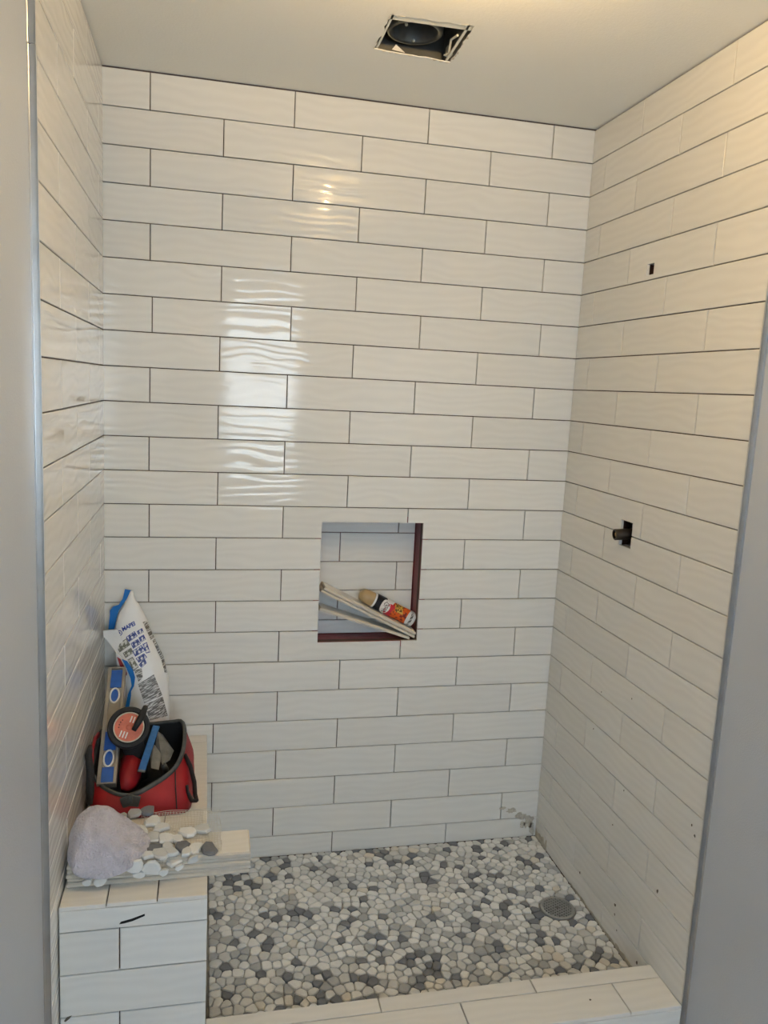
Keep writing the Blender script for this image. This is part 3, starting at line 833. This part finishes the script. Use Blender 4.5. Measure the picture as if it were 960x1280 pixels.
# ------------------------------------------------------------------ spirit level leaning out of the bag
B, E_ = at(134, 972, 1, -.430), at(146, 845, 1, -.165)
A = (E_ - B).normalized(); L_ = (E_ - B).length
Sv = Vector((.86, -.42, -.28)); Sv = (Sv - A * Sv.dot(A)).normalized(); Nv = Sv.cross(A)
if Nv.y > 0: Nv = -Nv
lv = thing('spirit_level', B - A * .02, 'grey aluminium spirit level with blue labels leaning out of the red bag', 'level')
LW, LT = .0245, .0125
C0 = B + A * (L_ / 2)
ax = (Sv, Nv, A)
C0 += Nv * 0
g = G()
g.box(C0 - Sv * (LW - .005), (.005, LT, L_ / 2 + .02), ax, bev=.001); g.box(C0 + Sv * (LW - .004), (.004, LT, L_ / 2 + .02), ax, bev=.001); g.box(C0 - Nv * .002, (LW - .006, LT * .62, L_ / 2 + .019), ax)
g.build('beam', 'aluminium', lv)
fz = LT * .62 - .002
def on_face(s, t, h=.0012): return C0 + Sv * s + A * t + Nv * (fz + h)
for t_, h_ in ((-L_ / 2 + .004, .022), (-L_ / 2 + .105, .028), (L_ / 2 - .015, .030)):
    g = G(); g.box(on_face(0, t_), (LW - .006, .0016, h_), ax); g.build('blue_plate', 'blue_label', lv)
for t in (-L_ / 2 + .052, L_ / 2 - .072):
    g = G(); m_ = 18
    ring = [on_face(math.cos(2 * math.pi * k / m_) * .0125, t + math.sin(2 * math.pi * k / m_) * .024, .002) for k in range(m_)]
    g.tube(ring, .0028, 6, closed=True); hr = g.build('vial_ring', 'white_plastic', lv, smooth=True)
    g = G(); g.prism([on_face(math.cos(2 * math.pi * k / m_) * .0115, t + math.sin(2 * math.pi * k / m_) * .022, .0004) for k in range(m_)], Nv * .001); g.build('vial', 'blue_label', hr)
for t_ in (L_ / 2 + .0215, -L_ / 2 - .0215):
    g = G(); g.box(C0 + A * t_, (LW, LT, .002), ax, bev=.0008); g.build('end_cap', 'aluminium', lv)

# ------------------------------------------------------------------ angle grinder
gc = at(161, 909, 1, -.375)
gn = Vector((.10, -.86, .50)).normalized()
gr_ = thing('angle_grinder', (gc.x, gc.y + .05, BZ + .006), 'black angle grinder with round salmon pink slotted disc on top of the bag', 'power tool')
g = G(); g.lathe(gc - gn * .036, gn, [(.030, 0), (.050, .004), (.056, .012), (.056, .030), (.053, .036), (.044, .037), (.0415, .031), (.020, .030)], 40)
auto_smooth(g.build('guard', 'black_fabric', gr_))
g = G(); g.lathe(gc - gn * .0055, gn, [(.0405, 0), (.0405, .0025), (.039, .0035)], 40); dsk = g.build('disc', 'orange_disc', gr_); dsk['label'] = 'salmon pink disc with white slots'
gu = (Vector((.35, 0, 1)) - gn * Vector((.35, 0, 1)).dot(gn)).normalized(); gw = gu.cross(gn)
if gw.x < 0: gw = -gw
ring_pts = [gc - gn * .001 + gu * math.cos(2 * math.pi * k / 40) * .039 + gw * math.sin(2 * math.pi * k / 40) * .039 for k in range(40)]
g = G(); g.tube(ring_pts, .002, 6, closed=True); g.build('disc_rim', 'tile_body', dsk, smooth=True)
for s_, off in ((1, -.002), (1, .006), (1, .014), (-1, -.014), (-1, -.006), (-1, .002)):
    g = G(); g.box(gc - gn * .0015 + gu * (s_ * .022) + gw * off, (.0017, .0085, .0012), (gw, gu, gn)); g.build('slot', 'white_plastic', dsk)
for k in range(4):
    an = math.radians(150 + k * 16); p = gc - gn * .0018 + gw * (math.cos(an) * .026) + gu * (math.sin(an) * .026)
    g = G(); g.lathe(p, gn, [(.0018, 0), (.0018, .0008)], 10); g.build('hole', 'black_void', dsk)
g = G(); g.lathe(gc - gn * .003, gn, [(.0075, 0), (.0075, .003), (.0045, .0045)], 20); g.build('hub', 'orange_disc', gr_)
g = G(); p0 = at(167, 913, 1, -.402); p1 = at(178, 894, 1, -.39); g.tube([p0, p0.lerp(p1, .5), p1, p1 + (p1 - p0) * .25 + Vector((0, .03, 0))], [.0065, .0085, .0095, .007], 10); g.build('side_handle', 'black_fabric', gr_, smooth=True)
b0 = gc - gn * .030; b1 = Vector((gc.x + .03, -.315, BZ + .024))
g = G(); g.tube([b0, b0.lerp(b1, .35) , b1], [.036, .030, .017], 16); g.build('motor_body', 'black_fabric', gr_, smooth=True)
g = G(); q = at(183, 905, 1, -.33); g.tube([q - gw * .012, q + gw * .006], [.008, .007], 12); g.build('spindle', 'steel', gr_)

# ------------------------------------------------------------------ blue bar and trowel in the bag
p0, p1 = at(195, 909, 1, -.31), at(177, 963, 1, -.43)
A = (p0 - p1).normalized(); Sv = (X - A * A.x).normalized(); Nv = Sv.cross(A)
br = thing('metal_bar', p1, 'flat chipped blue metal bar leaning inside the red bag', 'tool')
g = G(); c = (p0 + p1) / 2; h = (p0 - p1).length / 2
g.box(c, (.0095, .003, h + .004), (Sv, Nv, A), bev=.0012); g.build('bar', 'blue_bar', br)
g = G(); g.box(c - A * (h + .002) + Nv * 0, (.0098, .0033, .003), (Sv, Nv, A), bev=.001); g.build('worn_end', 'steel', br)
g = G()
P = [at(197, 914, 1, -.29), at(203, 918, 1, -.29), at(217, 938, 1, -.33), at(212, 950, 1, -.37), at(203, 956, 1, -.385), at(193, 938, 1, -.34)]
tr = thing('trowel', sum(P, Vector()) / 6, 'grey steel trowel blades beside the blue bar in the bag', 'trowel')
g.prism(P, (.001, .002, -.0015)); g.build('blade', 'steel', tr)
g = G(); P2 = [at(193, 930, 1, -.32), at(203, 943, 1, -.35), at(199, 962, 1, -.40), at(190, 960, 1, -.40), at(189, 945, 1, -.36)]
g.prism([p + Vector((-.002, -.006, .003)) for p in P2], (.001, .002, -.0015)); g.build('blade', 'steel', tr)
g = G(); g.tube([at(205, 957, 1, -.385), at(207, 962, 1, -.36), Vector((.2, -.33, BZ + .012))], [.008, .009, .009], 10); g.build('handle', 'dusty_black', tr, smooth=True)

# ------------------------------------------------------------------ mortar sack standing in the corner
def sy(z): return float(np.interp(z, [BZ, .60, .75, .90, 1.0], [-.125, -.115, -.085, -.055, -.045]))
sd = lambda z: float(np.interp(z, [BZ, .50, .60, .75, .86, .93, 1.0], [.085, .105, .10, .085, .055, .030, .010]))
LE = [(163, 739), (157, 752), (148, 768), (143, 786), (142, 805), (149, 830), (156, 860), (158, 885), (158, 915), (158, 950)]
RE = [(166, 739), (168, 748), (174, 756), (184, 776), (194, 799), (205, 823), (211, 849), (212, 885), (211, 905), (209, 950)]
def edge_tab(E):
    t = []
    for px, py in E:
        p = at(px, py, 1, -.09)
        for _ in range(4): p = at(px, py, 1, sy(p.z))
        t.append((p.z, p.x))
    t.sort(); return t
LT_, RT_ = edge_tab(LE), edge_tab(RE)
ex = lambda z, T: float(np.interp(z, [t[0] for t in T], [t[1] for t in T]))
ZT = max(t[0] for t in LT_)
def sec(z):
    l, r = ex(z, LT_), ex(z, RT_); l = max(l, .006); return (l + r) / 2, max(.004, (r - l) / 2)
def front_y(x, z):
    c, h = sec(z); u = min(1, abs(x - c) / h)
    return sy(z) - sd(z) / 2 * (1 - u ** 2.4) ** (1 / 2.4)
sack = thing('mortar_sack', (.13, -.11, BZ), 'white and blue printed plastic sack of mortar leaning in the tiled corner', 'sack')
V = []; F = []; nz, nr = 34, 28
for i in range(nz + 1):
    z = BZ + .001 + (ZT - BZ - .001) * i / nz; c, h = sec(z); k0 = 1 if 0 < i else .92
    for k in range(nr):
        an = 2 * math.pi * k / nr; ca, sa = math.cos(an), math.sin(an)
        x = c + h * k0 * math.copysign(abs(ca) ** (2 / 2.4), ca); y = sy(z) + sd(z) / 2 * k0 * math.copysign(abs(sa) ** (2 / 2.4), sa)
        cr_ = .004 * noise.noise(Vector((x * 26, y * 26, z * 16))) * min(1, (ZT - z) * 12) if sa >= 0.2 else 0
        V.append(Vector((max(.004, x), min(-.002, y + cr_), z)))
for i in range(nz):
    for k in range(nr): F.append((i * nr + k, i * nr + (k + 1) % nr, (i + 1) * nr + (k + 1) % nr, (i + 1) * nr + k))
F.append(tuple(range(nr))[::-1]); F.append(tuple(nz * nr + k for k in range(nr)))
mk('sack_body', V, F, 'bag_white', sack, smooth=True)
def on_sack(px, py, lift=.0012):
    p = at(px, py, 1, -.12)
    for _ in range(6):
        p = at(px, py, 1, front_y(p.x, p.z) - lift)
    return p
def zpx(zx, zy): return 120 + zx / 7.53, 730 + zy / 7.53
def patch(name, quad, m, parent, nu=8, nv=8, lift=.0012):
    """quad in pixels of the zoomed crop, laid on the front of the sack"""
    V = []; F = []
    for j in range(nv + 1):
        for i in range(nu + 1):
            u, v = i / nu, j / nv
            a = np.array(quad[0]) * (1 - u) + np.array(quad[1]) * u; b = np.array(quad[3]) * (1 - u) + np.array(quad[2]) * u
            q = a * (1 - v) + b * v; V.append(on_sack(*zpx(*q), lift))
    for j in range(nv):
        for i in range(nu):
            a = j * (nu + 1) + i; F.append((a, a + 1, a + nu + 2, a + nu + 1))
    return mk(name, V, F, m, parent)
# printed panels: icon boxes with blue frames, the two text blocks, the strip along the right edge
icons = [((190, 580), (285, 515), (318, 572), (225, 640), 'print_icon_grey'), ((285, 500), (360, 447), (388, 490), (312, 542), 'print_icon'), ((385, 446), (432, 416), (446, 452), (400, 478), 'print_icon'),
         ((255, 650), (328, 602), (352, 645), (280, 695), 'print_icon_grey'), ((330, 560), (392, 520), (418, 562), (352, 606), 'print_icon'), ((402, 505), (448, 478), (468, 520), (422, 548), 'print_icon'),
         ((345, 632), (425, 578), (460, 625), (372, 680), 'print_icon'), ((300, 715), (345, 690), (400, 780), (352, 815), 'print_icon_grey'), ((378, 700), (450, 655), (478, 690), (405, 738), 'print_icon'),
         ((405, 760), (455, 700), (475, 745), (430, 785), 'print_icon'), ((440, 570), (478, 550), (508, 640), (472, 650), 'print_icon')]
for q in icons:
    c = np.mean(np.array(q[:4]), 0)
    fr_ = patch('icon_frame', [tuple(c + (np.array(a) - c) * 1.08) for a in q[:4]], 'ink_blue' if q[4] == 'print_icon' else 'ink_grey', sack, 3, 3, .0010)
    patch('icon', [tuple(c + (np.array(a) - c) * .9) for a in q[:4]], q[4], fr_, 3, 3, .0018)
patch('text_block', [(395, 945), (545, 850), (625, 1048), (455, 1125)], 'print_text', sack, 6, 6)
patch('text_block', [(460, 1135), (628, 1058), (676, 1240), (505, 1285)], 'print_text', sack, 6, 6)
patch('text_block', [(360, 815), (430, 790), (440, 880), (400, 920)], 'print_text', sack, 4, 4)
for a, b, c_, d in (((440, 360), (478, 345), (548, 500), (515, 525)), ((530, 530), (556, 515), (640, 690), (612, 710)), ((615, 715), (642, 696), (668, 830), (648, 840))):
    patch('side_print', [a, b, c_, d], 'print_text', sack, 3, 8)
def text_mesh(body, size=1.0, shear=0.0, bold=0.0):
    cu = bpy.data.curves.new('t', 'FONT'); cu.body = body; cu.size = size; cu.shear = shear; cu.resolution_u = 3; cu.offset = bold
    ob = bpy.data.objects.new('t', cu); COL.objects.link(ob)
    dg = bpy.context.evaluated_depsgraph_get(); me = bpy.data.meshes.new_from_object(ob.evaluated_get(dg))
    V = [v.co.copy() for v in me.vertices]; F = [tuple(p.vertices) for p in me.polygons]
    bpy.data.objects.remove(ob); bpy.data.curves.remove(cu); bpy.data.meshes.remove(me)
    return V, F
TV, TF = text_mesh('MAPEI', 1.0, 0, .035)
tw_ = max(v.x for v in TV); th_ = max(v.y for v in TV)
d0 = np.array([252, 447.0]); d1 = np.array([372, 385.0]); up_ = np.array([-14, -36.0])
mk('lettering', [on_sack(*zpx(*(d0 + (d1 - d0) * v.x / tw_ + up_ * v.y / th_)), .0016) for v in TV], TF, 'ink_blue', sack)
c0 = np.array([222, 462.0]); ring_o = [c0 + 26 * np.array([math.cos(a), math.sin(a)]) for a in np.linspace(0, 2 * math.pi, 21)[:-1]]; ring_i = [c0 + 19 * np.array([math.cos(a), math.sin(a)]) for a in np.linspace(0, 2 * math.pi, 21)[:-1]]
V = [on_sack(*zpx(*p), .0016) for p in ring_o + ring_i]; F = [(i, (i + 1) % 20, 20 + (i + 1) % 20, 20 + i) for i in range(20)]
em = mk('emblem', V, F, 'ink_blue', sack)
tri = [c0 + np.array(p) for p in ((-12, 8), (12, 4), (-3, -14))]
mk('emblem_mark', [on_sack(*zpx(*p), .0016) for p in tri], [(0, 1, 2)], 'ink_blue', em)
# blue back panel folded past the left edge, blue and red gusset, white flap corner
def ribbon(name, pts_px, y, m, th=.003, parent=sack):
    P = [at(*zpx(*q), 1, y(q) if callable(y) else y) for q in pts_px]
    for p in P: p.x = max(p.x, .003)
    return G().prism(P, (0, th, 0)).build(name, m, parent)
ribbon('blue_back_panel', [(272, 50), (342, 62), (215, 250), (200, 300), (172, 425), (115, 428), (130, 300), (130, 250), (160, 215), (215, 195), (250, 140)], -.040, 'bag_blue')
ribbon('folded_corner', [(65, 440), (200, 430), (260, 560), (260, 700), (185, 640), (110, 540), (72, 500)], -.100, 'bag_white', .004)
ribbon('blue_gusset', [(245, 712), (290, 730), (345, 810), (368, 880), (358, 960), (330, 1010), (330, 1150), (275, 1160), (300, 1040), (335, 960), (325, 890), (290, 800)], lambda q: -.132 - .00002 * (q[1] - 700), 'bag_blue', .006)
ribbon('red_gusset', [(200, 690), (232, 712), (290, 830), (300, 870), (270, 850), (220, 760)], -.124, 'bag_red', .004)
ribbon('white_gusset', [(185, 640), (250, 700), (320, 880), (335, 960), (300, 1040), (275, 1120), (255, 960), (225, 830), (195, 740)], -.118, 'bag_white', .006)

# ------------------------------------------------------------------ niche: tile strips and a spray can
q0, q1 = at(509.5, 793.5, 1, .012), at(401.5, 732, 1, .012)     # lower edges of the leaning tiles (front)
def strip(pr, pl, dn, th, y0, y1, label):
    """strip tile between right end pr and left end pl (x,z of the underside)"""
    A = (pl - pr); A.y = 0; L_ = A.length; A.normalize(); Nn = Vector((A.z, 0, -A.x))
    if Nn.z < 0: Nn = -Nn
    c = (pr + pl) / 2 + Nn * (dn + th / 2); c.y = (y0 + y1) / 2
    ax = (A, Nn.cross(A), Nn)
    o = loose_tile('tile_strip', c, (L_ / 2, (y1 - y0) / 2, th / 2), ax, label, 'tile', 'tile offcuts in the niche')
    return A, Nn
PRA = Vector((1.0015, 0, NZ0 + .0065)); PLA = Vector((.6745, 0, .9475))
A_, N1 = strip(PRA, PLA, .0, .0098, .006, .082, 'cream tile offcut under the spray can in the niche, lower of the leaning pair')
strip(PRA + (PLA - PRA).normalized() * .002, PLA + Vector((0.004, 0, -.002)), 0.0116, .0098, .006, .086, 'cream tile offcut directly beneath the spray can in the niche')
PRB = Vector((.985, 0, NZ0 + .0015)); PLB = Vector((.672, 0, .884))
strip(PRB, PLB, 0, .0098, .008, .080, 'cream tile offcut leaning alone below the other two in the niche')
# upper end chip of a third offcut peeping behind
top = PLA.lerp(PRA, .10) + N1 * .0215
# can
u = (PRA - PLA).normalized(); Rcan = .0262
cb = PRA - u * .012 + N1 * (.0218 + Rcan + .0006); cb.y = .046
cb = cb - u * .010
CA = -u                                      # from the base up to the cap
can = thing('spray_can', cb - N1 * Rcan, 'small aerosol spray can with tan cap and orange label in the wall niche', 'can')
KC = 1.2
g = G(); g.lathe(cb, CA, [(r_, h_ * KC) for r_, h_ in [(.020, .002), (.0235, 0), (Rcan - .0008, .002), (Rcan - .0008, .005), (Rcan - .0002, .008), (Rcan - .0002, .132), (Rcan - .003, .137)]], 36); auto_smooth(g.build('can_body', 'can_white', can))
g = G(); g.lathe(cb, CA, [(r_, h_ * KC) for r_, h_ in [(Rcan - .0022, .134), (Rcan - .0012, .137), (Rcan - .0022, .160), (Rcan - .006, .170), (Rcan - .013, .1755), (.003, .177)]], 36); o = g.build('cap', 'can_cap', can, smooth=True)
ref = Vector((0, -1, 0)); Uc = (ref - CA * ref.dot(CA)).normalized(); Wc = CA.cross(Uc)
def wrap(name, pts, m, parent, lift=.0004):
    """pts: (angle deg, height) polygon wrapped on the can; fan triangulated on a fine grid"""
    V = []; 
    for an, h in pts:
        a = math.radians(an); V.append(cb + CA * h + (Uc * math.cos(a) + Wc * math.sin(a)) * (Rcan + lift))
    return V
def band(name, h0, h1, a0, a1, m, parent, lift=.0004, bow=0.0):
    n = 24; V = []
    for i in range(n + 1):
        a = math.radians(a0 + (a1 - a0) * i / n); k = bow * (1 - (2 * i / n - 1) ** 2)
        for h in ((h0 + k) * KC, (h1 + k) * KC): V.append(cb + CA * h + (Uc * math.cos(a) + Wc * math.sin(a)) * (Rcan + lift))
    return mk(name, V, [(2 * i, 2 * i + 2, 2 * i + 3, 2 * i + 1) for i in range(n)], m, parent, smooth=True)
lab = band('label_wrap', .010, .128, -175, 175, 'can_white', can, .0002)
band('black_band', .098, .130, -170, 170, 'can_black', lab, .0005)
band('fruit_print', .018, .072, -80, 80, 'print_fruit', lab, .0005, bow=.010)
band('flower_print', .040, .066, 5, 75, 'print_flower', lab, .0009, bow=.006)
band('pink_print', .066, .088, -75, 40, 'can_pink', lab, .0009, bow=.010)
def disc_wrap(name, ac, hc, ra, rh, m, lift, parent):
    n = 24; V = [cb + CA * (hc * KC) + (Uc * math.cos(math.radians(ac)) + Wc * math.sin(math.radians(ac))) * (Rcan + lift)]
    for rr in (.5, 1):
        for k in range(n):
            t = 2 * math.pi * k / n; a = math.radians(ac + ra * rr * math.cos(t)); V.append(cb + CA * (hc * KC + rh * rr * math.sin(t)) + (Uc * math.cos(a) + Wc * math.sin(a)) * (Rcan + lift))
    F = [(0, 1 + k, 1 + (k + 1) % n) for k in range(n)] + [(1 + k, 1 + n + k, 1 + n + (k + 1) % n, 1 + (k + 1) % n) for k in range(n)]
    return mk(name, V, F, m, parent, smooth=True)
disc_wrap('logo_oval', 2, .099, 58, .017, 'can_white', .0012, lab)
TV, TF = text_mesh('Glade', 1.0, .25); tw_ = max(v.x for v in TV); th_ = max(v.y for v in TV)
sgn = 1
V = []
for v in TV:                                 # letters run round the can, tops towards the cap
    a = math.radians(40 - 76 * (v.x / tw_)) if Wc.x * 0 + Wc.dot(Vector((0, 0, 1))) > 0 else math.radians(-38 + 76 * (v.x / tw_))
    V.append(cb + CA * (.091 * KC + .018 * v.y / th_) + (Uc * math.cos(a) + Wc * math.sin(a)) * (Rcan + .0017))
mk('lettering', V, TF, 'ink_black', lab)
band('fine_print', .010, .017, -60, 60, 'print_text', lab, .0006)

# ------------------------------------------------------------------ ceiling cut-out: metal housing
cx = sum(p.x for p in HC) / 4; cy = sum(p.y for p in HC) / 4
hx = .106; hy = .112; HE = .07
hs = thing('light_housing', (cx, cy, ZC + .0024), 'open square metal fixture housing above the ragged hole in the ceiling', 'fixture')
zb, ztp = ZC + .0024, ZC + .16
g = G()
for s in (-1, 1):
    g.bounds(cx + s * hx - .001, cx + s * hx + .001, cy - hy, cy + hy + HE, zb, ztp); g.bounds(cx - hx, cx + hx, cy + s * hy - .001 + (HE if s > 0 else 0), cy + s * hy + .001 + (HE if s > 0 else 0), zb, ztp)
g.bounds(cx - hx, cx + hx, cy - hy, cy + hy + HE, ztp, ztp + .002)
g.build('housing_box', 'galvanised', hs)
zr_ = ZC + .045; rc_ = at(518.5, 42, 2, zr_); rl = at(483, 42, 2, zr_); rr_ = (rc_ - rl).length
g = G(); g.lathe((rc_.x, rc_.y, zr_), Z, [(rr_ * .80, .075), (rr_ * .80, .006), (rr_ * .84, .001), (rr_ * .93, .000), (rr_ * .98, .003), (rr_, .010), (rr_ * 1.0, .014), (rr_ * .97, .013), (rr_ * .90, .008), (rr_ * .83, .010), (rr_ * .82, .075)], 44)
rg = auto_smooth(g.build('duct_collar', 'galvanised', hs), 60)
g = G()
a, b, c_, d = [p + Vector((0, 0, .0028)) for p in HC]
def bar(p, q, w_, inward, m='bright_rim'):
    dd = (q - p).normalized(); inn = Vector((-dd.y, dd.x, 0)); inn = inn if inn.dot(Vector((cx, cy, 0)) - (p + q) / 2) > 0 else -inn
    P = [p + inn * inward, q + inn * inward, q + inn * (inward + w_), p + inn * (inward + w_)]
    return G().prism(P, (0, 0, .0035)).build('rim_bar', m, hs)
bar(a, b, .030, .001); bar(d, a, .005, .004); bar(b, c_, .006, .008)
br_ = at(561, 72, 2, ZC + .006); g = G(); g.box(br_ + Vector((.002, .0, .006)), (.012, .010, .001), (Vector((.9, .4, 0)).normalized(), Vector((-.4, .9, 0)).normalized(), Z)); g.box(br_ + Vector((-.006, 0, .016)), (.001, .010, .010)); g.build('spring_clip', 'bright_rim', hs)
p = at(572, 44, 2, ZC + .01); q = at(561, 68, 2, ZC + .01); G().tube([p, p.lerp(q, .5) + Vector((-.006, 0, .012)), q], .003, 8).build('clip_wire', 'bright_rim', hs)
P = [at(490, 62, 2, ZC + .009), at(506, 66, 2, ZC + .009), at(495, 56, 2, ZC + .02)]
G().prism(P, (0, 0, .001)).build('white_tab', 'white_plastic', hs)
for px, py in ((508, 31), (517, 51)):
    p = at(px, py, 2, zr_); g = G(); g.lathe(p, Z, [(.003, -.002), (.004, 0), (.004, .003)], 10); g.build('screw', 'bright_rim', hs)

# ------------------------------------------------------------------ pipe stub in the right wall
ps = thing('pipe_stub', (W + .045, -.430, 1.2325), 'dark metal pipe stub sticking out of the square hole in the right wall', 'pipe')
pa = Vector((W + .075, -.435, 1.236)); pb = Vector((W - .034, -.4255, 1.229)); d = pb - pa
g = G(); g.lathe(pa, d, [(.0165, 0), (.0165, d.length * .985), (.0150, d.length), (.0122, d.length), (.0122, d.length * .8)], 28); auto_smooth(g.build('pipe', 'copper_pipe', ps))
g = G(); g.lathe(pa, d, [(.0118, d.length * .80), (.0118, d.length * .90), (.006, d.length * .93), (.006, d.length * .965)], 20); g.build('pipe_core', 'brass', ps)
g = G(); g.tube([pa + Vector((0, 0, -.035)), pa + Vector((0, 0, .04))], .013, 12); g.build('valve_body', 'brass', ps, smooth=True)

# ------------------------------------------------------------------ warm ceiling lamp over the bathroom (its reflection shows on the tiles)
LX, LY = .775, -1.17
HB = .150                                   # hangs this far below the ceiling
lamp = thing('ceiling_lamp', (LX, LY, ZC), 'small semi-flush ceiling lamp with warm glass bowl above the bathroom', 'lamp')
g = G(); g.lathe((LX, LY, ZC - .012), Z, [(.030, 0), (.045, .004), (.045, .012)], 28); g.build('lamp_base', 'white_frame', lamp)
g = G(); g.lathe((LX, LY, ZC - HB), Z, [(.005, .004), (.005, HB - .003)], 10); g.build('lamp_stem', 'brass', lamp)
g = G(); g.lathe((LX, LY, ZC - HB), Z, [(.004, 0), (.022, .004), (.037, .014), (.045, .030), (.047, .040), (.0445, .040), (.0425, .031), (.035, .017), (.021, .007), (.004, .003)], 32); g.build('lamp_bowl', 'lamp_glass', lamp, smooth=True)
ld = bpy.data.lights.new('lamp_light', 'POINT'); ld.energy = LAMP_POWER; ld.color = LAMP_COLOR; ld.shadow_soft_size = .014
lo = bpy.data.objects.new('lamp_light', ld); link(lo, lamp, (LX + .021, LY, ZC - HB + .037))
print('pebbles', len(pebbles), 'objects', len(bpy.data.objects))
